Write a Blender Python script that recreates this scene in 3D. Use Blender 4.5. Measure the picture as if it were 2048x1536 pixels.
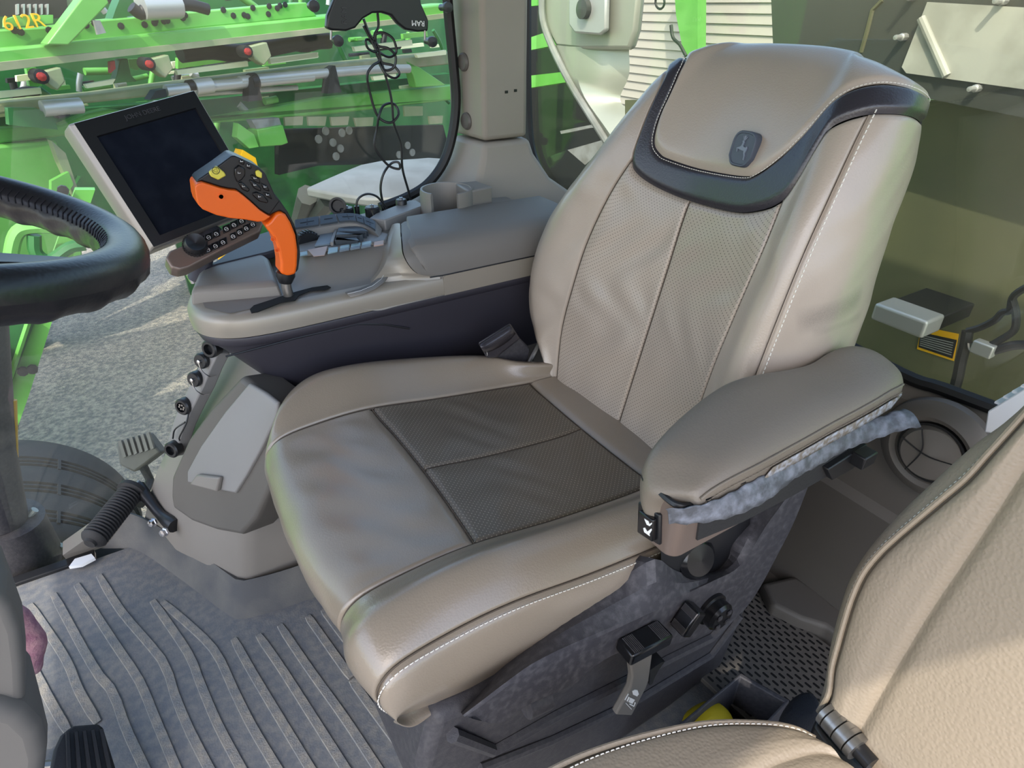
import bpy, math, random
import numpy as np
from mathutils import Vector, Matrix
from math import sin, cos, tan, pi, radians, sqrt, atan2
random.seed(7); np.random.seed(7)
for o in list(bpy.data.objects): bpy.data.objects.remove(o, do_unlink=True)
S = bpy.context.scene
COL = S.collection
# ------------------------------------------------------------------ camera
CF, CYAW, CPITCH = 1240.0, radians(31.6), radians(31.5)
CAM = np.array([0.0, 0.0, 1.17])
_fh = np.array([-sin(CYAW), -cos(CYAW), 0.0]); _up = np.array([0, 0, 1.0])
C_FW = _fh * cos(CPITCH) - _up * sin(CPITCH)
C_RT = np.cross(_fh, _up); C_UP = np.cross(C_RT, C_FW)
cd = bpy.data.cameras.new('camera'); cam = bpy.data.objects.new('camera', cd); COL.objects.link(cam)
cd.sensor_width = 36.0; cd.lens = CF / 2048 * 36.0; cd.clip_start = 0.02; cd.clip_end = 300
M = Matrix(((C_RT[0], C_UP[0], -C_FW[0], CAM[0]), (C_RT[1], C_UP[1], -C_FW[1], CAM[1]),
            (C_RT[2], C_UP[2], -C_FW[2], CAM[2]), (0, 0, 0, 1)))
cam.matrix_world = M
S.camera = cam
# ------------------------------------------------------------------ light
SUN_DIR = np.array([0.46, 0.42, 0.74]); SUN_DIR = SUN_DIR / np.linalg.norm(SUN_DIR)
w = bpy.data.worlds.new('sky'); S.world = w; w.use_nodes = True
nt = w.node_tree; nt.nodes.clear()
sk = nt.nodes.new('ShaderNodeTexSky'); sk.sky_type = 'NISHITA'; sk.sun_disc = False
sk.sun_elevation = math.asin(SUN_DIR[2]); sk.sun_rotation = atan2(SUN_DIR[0], SUN_DIR[1])
sk.air_density = 1.0; sk.dust_density = 2.5; sk.ozone_density = 1.0
bg = nt.nodes.new('ShaderNodeBackground'); bg.inputs['Strength'].default_value = 0.45
ow = nt.nodes.new('ShaderNodeOutputWorld')
nt.links.new(sk.outputs[0], bg.inputs[0]); nt.links.new(bg.outputs[0], ow.inputs[0])
sl = bpy.data.lights.new('sun', 'SUN'); sl.energy = 3.0; sl.angle = radians(0.6); sl.color = (1.0, 0.93, 0.82)
so = bpy.data.objects.new('sun', sl); COL.objects.link(so)
so.rotation_euler = Vector(SUN_DIR).to_track_quat('Z', 'Y').to_euler()
so.location = (3, 5, 8)
vs = S.view_settings; vs.view_transform = 'Standard'; vs.look = 'None'; vs.gamma = 1.0; vs.use_curve_mapping = False
vs.exposure = 0.32
S.display_settings.display_device = 'sRGB'
S.cycles.max_bounces = 8; S.cycles.diffuse_bounces = 4; S.cycles.transparent_max_bounces = 12
S.cycles.caustics_reflective = False; S.cycles.caustics_refractive = False

# ------------------------------------------------------------------ helpers
def ray(px, py):
    d = C_RT * ((px - 1024) / CF) - C_UP * ((py - 768) / CF) + C_FW
    return d / np.linalg.norm(d)
def on(px, py, axis, val):
    d = ray(px, py); i = 'xyz'.index(axis)
    return CAM + d * ((val - CAM[i]) / d[i])
def onp(px, py, P0, n):
    d = ray(px, py); P0 = np.asarray(P0, float); n = np.asarray(n, float)
    return CAM + d * (np.dot(P0 - CAM, n) / np.dot(d, n))
def V(*a): return np.array(a, float)
def nrm(v):
    v = np.asarray(v, float); return v / (np.linalg.norm(v) + 1e-12)

def mesh_from(name, verts, faces, smooth=True):
    me = bpy.data.meshes.new(name)
    me.from_pydata([tuple(map(float, v)) for v in verts], [], [tuple(f) for f in faces])
    me.validate(); me.update()
    if smooth:
        me.polygons.foreach_set('use_smooth', [True] * len(me.polygons))
    return me
def mat_of(m): return m if not isinstance(m, str) else MATS[m]
def link(name, me, mat, parent=None):
    o = bpy.data.objects.new(name, me); COL.objects.link(o)
    if mat is not None and len(me.materials) == 0: me.materials.append(mat_of(mat))
    if parent is not None: o.parent = parent
    return o
def tag(o, label, cat, group=None):
    o['label'] = label; o['category'] = cat
    if group: o['group'] = group
    return o
def thing(name, label, cat, loc=(0, 0, 0), group=None):
    o = bpy.data.objects.new(name, None); COL.objects.link(o); o.empty_display_size = .05
    o['anchor'] = [float(c) for c in loc]
    return tag(o, label, cat, group)
def structure(o): o['kind'] = 'structure'; return o
def stuff(o): o['kind'] = 'stuff'; return o
def sharp(o, ang=35):
    me = o.data; lim = radians(ang)
    try: me.set_sharp_from_angle(angle=lim)
    except Exception: pass
    return o
def bevel(o, wdt, seg=2, ang=30):
    m = o.modifiers.new('bevel', 'BEVEL'); m.width = wdt; m.segments = seg; m.limit_method = 'ANGLE'; m.angle_limit = radians(ang)
    m.harden_normals = False
    return o
def subsurf(o, n=2):
    m = o.modifiers.new('sub', 'SUBSURF'); m.levels = n; m.render_levels = n; return o

class MB:
    """collects geometry of one part"""
    def __init__(s): s.v = []; s.f = []
    def add(s, verts, faces):
        b = len(s.v); s.v += [np.asarray(p, float) for p in verts]; s.f += [tuple(i + b for i in f) for f in faces]; return s
    def box(s, c, size, ax=None):
        ax = np.eye(3) if ax is None else np.asarray(ax, float); h = np.asarray(size, float) / 2; c = np.asarray(c, float)
        vs = [c + ax[0] * h[0] * a + ax[1] * h[1] * b + ax[2] * h[2] * d for d in (-1, 1) for a, b in ((-1, -1), (1, -1), (1, 1), (-1, 1))]
        return s.add(vs, [(3, 2, 1, 0), (4, 5, 6, 7), (0, 1, 5, 4), (1, 2, 6, 5), (2, 3, 7, 6), (3, 0, 4, 7)])
    def prism(s, poly, off):
        """poly: ring of 3d points, extruded by vector off"""
        n = len(poly); off = np.asarray(off, float)
        vs = [np.asarray(p, float) for p in poly] + [np.asarray(p, float) + off for p in poly]
        fs = [tuple(range(n))[::-1], tuple(range(n, 2 * n))] + [(i, (i + 1) % n, n + (i + 1) % n, n + i) for i in range(n)]
        return s.add(vs, fs)
    def tube(s, pts, r, seg=10, caps=True, closed=False):
        pts = [np.asarray(p, float) for p in pts]; n = len(pts)
        rs = [r] * n if np.isscalar(r) else list(r)
        T = []
        for i in range(n):
            if closed: T.append(nrm(pts[(i + 1) % n] - pts[i - 1]))
            else: T.append(nrm(pts[min(i + 1, n - 1)] - pts[max(i - 1, 0)]))
        a = V(0, 0, 1) if abs(T[0][2]) < .9 else V(1, 0, 0)
        N = nrm(np.cross(T[0], a)); vs = []
        for i in range(n):
            N = nrm(N - T[i] * np.dot(N, T[i])); B = np.cross(T[i], N)
            for k in range(seg):
                an = 2 * pi * k / seg; vs.append(pts[i] + (N * cos(an) + B * sin(an)) * rs[i])
        fs = []
        for i in range(n if closed else n - 1):
            j = (i + 1) % n
            for k in range(seg):
                l = (k + 1) % seg; fs.append((i * seg + k, i * seg + l, j * seg + l, j * seg + k))
        if caps and not closed:
            fs += [tuple(range(seg))[::-1], tuple((n - 1) * seg + k for k in range(seg))]
        return s.add(vs, fs)
    def cyl(s, a, b, r, seg=20, r2=None):
        return s.tube([a, b], [r, r if r2 is None else r2], seg)
    def lathe(s, o, axis, prof, seg=28, ref=None):
        """prof: list of (radius, height) along axis from o"""
        o = np.asarray(o, float); axis = nrm(axis)
        a = V(0, 0, 1) if abs(axis[2]) < .9 else V(1, 0, 0)
        N = nrm(np.cross(axis, a)) if ref is None else nrm(ref); B = np.cross(axis, N)
        vs = []; fs = []; n = len(prof)
        for r, h in prof:
            for k in range(seg):
                an = 2 * pi * k / seg; vs.append(o + axis * h + (N * cos(an) + B * sin(an)) * r)
        for i in range(n - 1):
            for k in range(seg):
                l = (k + 1) % seg; fs.append((i * seg + k, i * seg + l, (i + 1) * seg + l, (i + 1) * seg + k))
        if prof[0][0] > 1e-6: fs.append(tuple(range(seg))[::-1])
        if prof[-1][0] > 1e-6: fs.append(tuple((n - 1) * seg + k for k in range(seg)))
        return s.add(vs, fs)
    def grid(s, P, flip=False):
        P = np.asarray(P, float); a, b = P.shape[:2]
        fs = [(i * b + j, i * b + j + 1, (i + 1) * b + j + 1, (i + 1) * b + j) for i in range(a - 1) for j in range(b - 1)]
        if flip: fs = [f[::-1] for f in fs]
        return s.add(list(P.reshape(-1, 3)), fs)
    def loft(s, rings, closed=True, caps=True):
        n = len(rings[0]); m = len(rings); vs = [p for r in rings for p in r]; fs = []
        for i in range(m - 1):
            for k in range(n if closed else n - 1):
                l = (k + 1) % n; fs.append((i * n + k, i * n + l, (i + 1) * n + l, (i + 1) * n + k))
        if caps and closed: fs += [tuple(range(n))[::-1], tuple((m - 1) * n + k for k in range(n))]
        return s.add(vs, fs)
    def build(s, name, mat, parent=None, smooth=True, ang=35, bev=0, bseg=2):
        me = mesh_from(name, s.v, s.f, smooth); o = link(name, me, mat, parent)
        fix_normals(me)
        if smooth: sharp(o, ang)
        if bev: bevel(o, bev, bseg)
        return o
def fix_normals(me):
    import bmesh
    bm = bmesh.new(); bm.from_mesh(me); bmesh.ops.recalc_face_normals(bm, faces=bm.faces[:]); bm.to_mesh(me); bm.free()

def cr(P, n):
    """catmull-rom polyline through P, n samples per span"""
    P = [np.asarray(p, float) for p in P]; m = len(P); out = []
    for i in range(m - 1):
        p0 = P[i - 1] if i > 0 else 2 * P[0] - P[1]; p3 = P[i + 2] if i + 2 < m else 2 * P[-1] - P[-2]
        for k in range(n):
            t = k / n
            out.append(.5 * ((2 * P[i]) + (P[i + 1] - p0) * t + (2 * p0 - 5 * P[i] + 4 * P[i + 1] - p3) * t * t + (3 * P[i] - p0 - 3 * P[i + 1] + p3) * t ** 3))
    out.append(P[-1]); return out
def cr_at(P, x):
    """evaluate catmull-rom array P (n,...) at index coordinate x"""
    P = np.asarray(P, float); n = len(P); i = int(min(max(math.floor(x), 0), n - 2)); t = x - i
    p1, p2 = P[i], P[i + 1]; p0 = P[i - 1] if i > 0 else 2 * p1 - p2; p3 = P[i + 2] if i + 2 < n else 2 * p2 - p1
    return .5 * (2 * p1 + (p2 - p0) * t + (2 * p0 - 5 * p1 + 4 * p2 - p3) * t * t + (3 * p1 - p0 - 3 * p2 + p3) * t ** 3)
def resample(P, n):
    P = np.asarray(P, float); d = np.r_[0, np.cumsum(np.linalg.norm(np.diff(P, axis=0), axis=1))]
    x = np.linspace(0, d[-1], n); return np.stack([np.interp(x, d, P[:, k]) for k in range(P.shape[1])], 1)
class Surf:
    def __init__(s, ctrl): s.c = np.asarray(ctrl, float)      # rows (v) x cols (u) x 3
    def p(s, u, v):
        return cr_at(np.array([cr_at(s.c[i], u) for i in range(len(s.c))]) if False else s._rows(u), v)
    def _rows(s, u):
        key = round(u, 5)
        if not hasattr(s, 'cache'): s.cache = {}
        if key not in s.cache:
            s.cache[key] = cr_at(np.swapaxes(s.c, 0, 1), u)
        return s.cache[key]
    def n(s, u, v, e=.02):
        a = s.p(u + e, v) - s.p(u - e, v); b = s.p(u, v + e) - s.p(u, v - e); return nrm(np.cross(a, b))
def panel(sf, us, v0, v1, nv, depth=.004, width=.010, bulge=0.0, edges=(1, 1, 1, 1), off=0.0, sign=1, wob=0.0, wf=70.0):
    """sheet over surface region; us: list of u; v0,v1: functions of u. edges: (u0,u1,v0,v1) grooves. returns point grid"""
    G = []
    base = [[sf.p(u, v0(u) + (v1(u) - v0(u)) * j / (nv - 1)) for j in range(nv)] for u in us]
    base = np.array(base); nu = len(us)
    Lu = np.zeros((nu, nv)); Lu[1:] = np.cumsum(np.linalg.norm(np.diff(base, axis=0), axis=2), axis=0)
    Lv = np.zeros((nu, nv)); Lv[:, 1:] = np.cumsum(np.linalg.norm(np.diff(base, axis=1), axis=2), axis=1)
    big = 9.0
    d = np.full((nu, nv), big)
    if edges[0]: d = np.minimum(d, Lu)
    if edges[1]: d = np.minimum(d, Lu[-1:] - Lu)
    if edges[2]: d = np.minimum(d, Lv)
    if edges[3]: d = np.minimum(d, Lv[:, -1:] - Lv)
    h = off - depth * np.exp(-(d / width) ** 2) + bulge * (1 - np.exp(-d / .03))
    if wob:
        B = base; h = h + wob * (np.sin(B[..., 1] * wf + 3 * np.sin(B[..., 2] * wf * .45 + B[..., 0] * 20)) * np.sin(B[..., 2] * wf * .6 + B[..., 0] * wf * .55 + 1.3) + .6 * np.sin(B[..., 1] * wf * .5 - B[..., 2] * wf * .8 + 2 * np.sin(B[..., 0] * 30))) * (1 - np.exp(-(d / .02) ** 2))
    out = base.copy()
    for i, u in enumerate(us):
        for j in range(nv):
            v = v0(u) + (v1(u) - v0(u)) * j / (nv - 1)
            out[i, j] += sf.n(u, v) * sign * h[i, j]
    return out
def dense(u0, u1, n, ease=True):
    """u samples denser at both ends"""
    t = np.linspace(0, 1, n)
    if ease: t = .10 * t + .90 * (.5 - .5 * np.cos(pi * t))
    return list(u0 + (u1 - u0) * t)
def stitches(path, normals, pitch, length, r):
    """row of little thread capsules along a path"""
    P = resample(path, max(3, int(np.sum(np.linalg.norm(np.diff(np.array(path), axis=0), axis=1)) / pitch)))
    N = np.array(normals); N = resample(np.c_[N], len(P)) if len(N) != len(P) else N
    mb = MB()
    for i in range(len(P) - 1):
        t = nrm(P[i + 1] - P[i]); n = nrm(N[i]); a = P[i] + n * r * .4; b = a + t * length
        mb.tube([a - n * r * .8, a + t * length * .2 + n * r * .5, b - t * length * .2 + n * r * .5, b - n * r * .8], [r * .7, r, r, r * .7], 5)
    return mb
def text_mesh(name, s, size, loc, xdir, ydir, mat, parent=None, extrude=.0006, align='CENTER', sx=1.0):
    cu = bpy.data.curves.new('txt', 'FONT'); cu.body = s; cu.size = size; cu.extrude = extrude; cu.align_x = align; cu.align_y = 'CENTER'
    cu.resolution_u = 3
    t = bpy.data.objects.new('txt', cu); COL.objects.link(t)
    bpy.context.view_layer.update()
    me = bpy.data.meshes.new_from_object(t.evaluated_get(bpy.context.evaluated_depsgraph_get())); me.name = name
    bpy.data.objects.remove(t, do_unlink=True)
    x = nrm(xdir); z = nrm(np.cross(x, ydir)); y = np.cross(z, x)
    loc = np.asarray(loc, float)
    co = np.zeros(len(me.vertices) * 3); me.vertices.foreach_get('co', co); co = co.reshape(-1, 3)
    co = loc + np.outer(co[:, 0] * sx, x) + np.outer(co[:, 1], y) + np.outer(co[:, 2], z)
    me.vertices.foreach_set('co', co.ravel()); me.materials.clear(); me.update()
    return link(name, me, mat, parent)

# ------------------------------------------------------------------ materials
MATS = {}
def lin(c):
    return tuple((x / 255 / 12.92) if x / 255 <= .04045 else ((x / 255 + .055) / 1.055) ** 2.4 for x in c)
def mat(name, col, rough=.5, metal=0.0, var=0.0, vscale=8, bump=0.0, bscale=200, btype='noise', spec=.5, col2=None, coat=0.0, dist=.002, rvar=0.0, detail=4, vlo=.4, vhi=.65):
    """col is sRGB 0-255 of the surface colour"""
    m = bpy.data.materials.new(name); m.use_nodes = True; t = m.node_tree; b = t.nodes['Principled BSDF']
    c = lin(col); b.inputs['Base Color'].default_value = (*c, 1); b.inputs['Roughness'].default_value = rough; b.inputs['Metallic'].default_value = metal
    b.inputs['Specular IOR Level'].default_value = spec; b.inputs['Coat Weight'].default_value = coat; b.inputs['Coat Roughness'].default_value = .22
    tc = t.nodes.new('ShaderNodeTexCoord')
    if var or col2:
        nz = t.nodes.new('ShaderNodeTexNoise'); nz.inputs['Scale'].default_value = vscale; nz.inputs['Detail'].default_value = detail
        t.links.new(tc.outputs['Object'], nz.inputs['Vector'])
        rp = t.nodes.new('ShaderNodeValToRGB'); rp.color_ramp.elements[0].position = vlo; rp.color_ramp.elements[1].position = vhi
        c2 = lin(col2) if col2 else tuple(x * (1 - var) for x in c)
        rp.color_ramp.elements[0].color = (*c, 1); rp.color_ramp.elements[1].color = (*c2, 1)
        t.links.new(nz.outputs['Fac'], rp.inputs[0]); t.links.new(rp.outputs[0], b.inputs['Base Color'])
        if rvar:
            mr = t.nodes.new('ShaderNodeMapRange'); mr.inputs['To Min'].default_value = rough; mr.inputs['To Max'].default_value = min(1, rough + rvar)
            t.links.new(nz.outputs['Fac'], mr.inputs[0]); t.links.new(mr.outputs[0], b.inputs['Roughness'])
    if bump:
        if btype == 'leather':
            bx = t.nodes.new('ShaderNodeTexVoronoi'); bx.feature = 'SMOOTH_F1'; bx.inputs['Scale'].default_value = bscale; out = bx.outputs['Distance']
        elif btype == 'voronoi':
            bx = t.nodes.new('ShaderNodeTexVoronoi'); bx.inputs['Scale'].default_value = bscale; out = bx.outputs['Distance']
        else:
            bx = t.nodes.new('ShaderNodeTexNoise'); bx.inputs['Scale'].default_value = bscale; bx.inputs['Detail'].default_value = 3; out = bx.outputs['Fac']
        t.links.new(tc.outputs['Object'], bx.inputs['Vector'])
        bn = t.nodes.new('ShaderNodeBump'); bn.inputs['Strength'].default_value = bump; bn.inputs['Distance'].default_value = dist
        t.links.new(out, bn.inputs['Height']); t.links.new(bn.outputs[0], b.inputs['Normal'])
    MATS[name] = m; return m
def perforate(m, uvname='uv', scale=1.0, hole=(40, 35, 30), radius=.22):
    """adds a staggered grid of small punched holes from the UV map"""
    t = m.node_tree; b = t.nodes['Principled BSDF']
    uv = t.nodes.new('ShaderNodeUVMap'); uv.uv_map = uvname
    outs = []
    for sft in (0.0, .5):
        ad = t.nodes.new('ShaderNodeVectorMath'); ad.operation = 'MULTIPLY_ADD'; ad.inputs[1].default_value = (scale, scale, 0); ad.inputs[2].default_value = (sft, sft, 0)
        t.links.new(uv.outputs[0], ad.inputs[0])
        fr = t.nodes.new('ShaderNodeVectorMath'); fr.operation = 'FRACTION'; t.links.new(ad.outputs[0], fr.inputs[0])
        di = t.nodes.new('ShaderNodeVectorMath'); di.operation = 'DISTANCE'; di.inputs[1].default_value = (.5, .5, 0); t.links.new(fr.outputs[0], di.inputs[0])
        outs.append(di.outputs['Value'])
    mn = t.nodes.new('ShaderNodeMath'); mn.operation = 'MINIMUM'; t.links.new(outs[0], mn.inputs[0]); t.links.new(outs[1], mn.inputs[1])
    lt = t.nodes.new('ShaderNodeMath'); lt.operation = 'LESS_THAN'; lt.inputs[1].default_value = radius; t.links.new(mn.outputs[0], lt.inputs[0])
    mx = t.nodes.new('ShaderNodeMix'); mx.data_type = 'RGBA'; t.links.new(lt.outputs[0], mx.inputs[0])
    src = b.inputs['Base Color'].links
    if src: t.links.new(src[0].from_socket, mx.inputs[6])
    else: mx.inputs[6].default_value = b.inputs['Base Color'].default_value
    mx.inputs[7].default_value = (*lin(hole), 1); t.links.new(mx.outputs[2], b.inputs['Base Color'])
def set_uv(me, uvs, name='uv'):
    """uvs per vertex"""
    l = me.uv_layers.new(name=name); idx = np.zeros(len(me.loops), int); me.loops.foreach_get('vertex_index', idx)
    l.data.foreach_set('uv', np.asarray(uvs, float)[idx].ravel())
mat('leather', (168, 155, 141), .33, coat=.35, var=.08, vscale=3, bump=.22, bscale=420, btype='leather', dist=.0012)
mat('leather_shaded', (138, 126, 111), .30, coat=.6, var=.08, vscale=3, bump=.22, bscale=420, btype='leather', dist=.0012)  # darker, glossier leather copy; the cushion's weaker light put into its colour
mat('leather_dark', (96, 88, 77), .38, var=.10, vscale=4, bump=.12, bscale=420, btype='leather', dist=.001)  # cushion inserts, also darkened to carry the weaker light on the seat
mat('leather_perf', (166, 153, 139), .36, coat=.3, var=.06, vscale=4, bump=.10, bscale=420, btype='leather', dist=.001)
perforate(MATS['leather_perf'], scale=118, radius=.105, hole=(84, 74, 66))
perforate(MATS['leather_dark'], scale=118, radius=.10, hole=(158, 150, 134))
mat('seam_dark', (84, 74, 64), .8)
mat('leather_black', (48, 46, 52), .36, coat=.3, bump=.25, bscale=380, btype='leather', dist=.0014)
mat('thread', (226, 222, 212), .8)
mat('thread_black', (30, 30, 34), .7)
mat('emblem', (70, 76, 88), .45)
mat('emblem_relief', (112, 120, 134), .4)
mat('arm_leather', (120, 111, 100), .46, var=.05, vscale=5, bump=.25, bscale=380, btype='leather', dist=.0012)
mat('pad_leather', (142, 130, 113), .5, var=.06, vscale=3, bump=.35, bscale=300, btype='leather', dist=.0016)
mat('plastic_dark', (56, 55, 60), .55, col2=(68, 67, 70), vscale=140, bump=.25, bscale=500, rvar=.1)
mat('plastic_scuffed', (56, 55, 60), .55, col2=(86, 85, 88), vscale=90, detail=12, vlo=.45, vhi=.8, bump=.25, bscale=500, rvar=.15)
mat('plastic_black', (26, 27, 30), .38)
mat('plastic_black_gloss', (18, 19, 22), .22)
mat('plastic_grey', (128, 123, 117), .48, bump=.12, bscale=700, dist=.0006, var=.05, vscale=6)
mat('plastic_grey_light', (134, 132, 130), .48, bump=.1, bscale=600, dist=.0006, var=.06, vscale=5)
mat('plastic_taupe', (112, 108, 103), .55, bump=.12, bscale=800, dist=.0005)
mat('plastic_tub', (54, 52, 60), .5, bump=.15, bscale=600, dist=.0006)
mat('plastic_rear', (92, 88, 83), .5, bump=.12, bscale=700, dist=.0006, var=.05, vscale=6)
mat('plastic_pillar', (148, 139, 128), .5, bump=.1, bscale=600, dist=.0006, var=.06, vscale=5)
mat('silver_band', (150, 143, 132), .38, metal=.25)
mat('bronze', (120, 106, 98), .35, metal=.35, bump=.1, bscale=800, dist=.0004)
mat('orange', (240, 104, 22), .34, spec=.5)
mat('yellow_key', (222, 208, 80), .5)
mat('yellow_paint', (236, 178, 10), .4)
mat('chrome', (200, 200, 205), .18, metal=1.0)
mat('steel', (150, 148, 145), .35, metal=.9)
mat('rubber', (40, 40, 42), .7, bump=.3, bscale=200)
mat('rubber_mat', (100, 103, 108), .60, col2=(120, 120, 118), vscale=60, detail=9, bump=.35, bscale=260, rvar=.12)
mat('rubber_rib', (116, 117, 118), .70, col2=(142, 137, 128), vscale=50, detail=10, bump=.6, bscale=300)
mat('rubber_mat_dark', (74, 75, 78), .65, col2=(96, 95, 93), vscale=9, detail=9, bump=.3, bscale=260)
mat('white_print', (235, 235, 235), .6)
mat('screen_glass', (22, 26, 36), .35, spec=.06, col2=(30, 34, 44), vscale=24)
mat('fabric_black', (22, 24, 32), .9, bump=.5, bscale=500)
mat('pink_cloth', (196, 150, 160), .95, bump=.8, bscale=160, col2=(170, 120, 140), vscale=60)
mat('white_paper', (222, 226, 230), .6)
# ================================================================== driver seat
ZS = .522; YC = -.765
seat = thing('driver_seat', 'large taupe leather driver seat with black headrest band and deer emblem', 'seat')
def sheet(name, sf, us, v0, v1, nv, mt, parent, **k):
    G = panel(sf, us, v0, v1, nv, **k); mb = MB(); mb.grid(G)
    me = mesh_from(name, mb.v, mb.f); o = link(name, me, mt, parent)
    Lu = np.zeros(G.shape[:2]); Lu[1:] = np.cumsum(np.linalg.norm(np.diff(G, axis=0), axis=2), axis=0); Lu = np.repeat(Lu[:, G.shape[1] // 2:G.shape[1] // 2 + 1], G.shape[1], 1)
    Lv = np.zeros(G.shape[:2]); Lv[:, 1:] = np.cumsum(np.linalg.norm(np.diff(G, axis=1), axis=2), axis=1); Lv = np.repeat(Lv[G.shape[0] // 2:G.shape[0] // 2 + 1], G.shape[0], 0)
    set_uv(me, np.stack([Lu, Lv], 2).reshape(-1, 2)); o['grid'] = 1
    return o, G
cst = lambda c: (lambda u: c)
# ---- cushion surface: columns far->near, rows front->back
CX = [-.150, -.098, -.070, -.100, -.185, -.285, -.42, -.56, -.63, -.73]
CZ = [-.135, -.105, -.050, -.008, .003, .000, -.024, -.042, -.046, -.052]
#        c0     c1     c2     c3     c4     c5     c6    c7    c8    c9    c10   c11   c12
DY = [-.270, -.325, -.335, -.285, -.203, -.10, 0.0, .10, .200, .252, .308, .326, .312]
DZ = [-.130, -.060, .012, .046, .000, -.008, -.010, -.008, .000, .024, -.016, -.080, -.138]
bol = [0, 0, .12, .55, .9, 1, 1, .95, .75, .5]              # how much the bolsters rise, per row
farw = [.72, .76, .80, .88, .98, 1.0, 1.0, .90, .74, .62]    # far side narrows at both ends
nearw = [.97, 1.0, 1.01, 1.01, 1.0, 1.0, 1.0, 1.0, 1.0, .95]
rnd = [.6, .8, 1.0, .8, .3, 0, 0, 0, 0, 0]
XO = [-.075, -.075, -.065, -.032, -.010, 0, .002, 0, -.012, -.004, -.018, -.034, -.034]
ctrl = []
for i in range(len(CX)):
    row = []
    for j in range(13):
        dy = DY[j] * (farw[i] if j <= 3 else nearw[i] if j >= 9 else (farw[i] * .35 + .65 if j == 4 and i > 6 else 1.0))
        dz = DZ[j] * (bol[i] if j in (3, 4, 5, 6, 7, 8, 9) else 1.0)
        if j in (0, 1, 2, 10, 11, 12):
            k = [1.0, .6, .45, .75, 1, 1, 1, 1, 1, 1][i]; dz = DZ[j] * k
            if i == 0: dz = 0
            if i == 1: dz = DZ[j] * .25
        row.append(V(CX[i] + XO[j] * rnd[i], YC + dy, ZS + CZ[i] + dz))
    ctrl.append(row)
cs = Surf(ctrl)
R_SEAM, R_BACK = 5.0, 8.0
def fsm(u): return R_SEAM + .10 * (1 - ((u - 6) / 2) ** 2)
front, Gf = sheet('cushion_front_panel', cs, dense(4, 8, 61), cst(0), fsm, 61, 'leather_shaded', seat, depth=.006, width=.0026, edges=(1, 1, 0, 1), bulge=.002, wob=.0012)
ins = []
for a, b in ((4, 6), (6, 8)):
    o, G = sheet('cushion_insert', cs, dense(a, b, 41), fsm, cst(R_BACK), 61, 'leather_dark', seat, depth=.007, width=.0026, bulge=.003, wob=.0011)
    ins.append(o)
sheet('cushion_rear_roll', cs, dense(4, 8, 41), cst(R_BACK), cst(9), 15, 'leather_shaded', seat, depth=.006, width=.008, bulge=.004, edges=(0, 0, 1, 0))
sheet('cushion_bolster', cs, dense(0, 4, 61), cst(0), cst(9), 91, 'leather_shaded', seat, depth=.006, width=.0026, edges=(0, 1, 0, 0))
_, Gb = sheet('cushion_bolster', cs, dense(8, 10, 41), cst(0), cst(9), 91, 'leather_shaded', seat, depth=.006, width=.0026, edges=(1, 1, 0, 0))
_, Gs = sheet('cushion_side_panel', cs, dense(10, 12, 25), cst(0), cst(9), 91, 'leather_shaded', seat, depth=.005, width=.006, edges=(1, 0, 0, 0))
st = [cs.p(10.13, v) for v in np.linspace(1.2, 8.6, 160)]; sn = [cs.n(10.13, v) for v in np.linspace(1.2, 8.6, 160)]
stuff(stitches(st, sn, .0068, .0048, .0008).build('stitching', 'thread', seat))
def seam(sf, pts, name='seam', off=-.0034, r=.0011):
    m_ = MB(); m_.tube([sf.p(u, v) + sf.n(u, v) * off for u, v in pts], r, 5); m_.build(name, 'seam_dark', seat)
for uu in (4, 8): seam(cs, [(uu, v) for v in np.linspace(1, 8.9, 70)])
seam(cs, [(6, v) for v in np.linspace(fsm(6), R_BACK, 50)]); seam(cs, [(u, fsm(u)) for u in np.linspace(4, 8, 50)]); seam(cs, [(u, R_BACK) for u in np.linspace(4, 8, 50)]); seam(cs, [(10, v) for v in np.linspace(1, 8.9, 70)], off=-.003)
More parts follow.
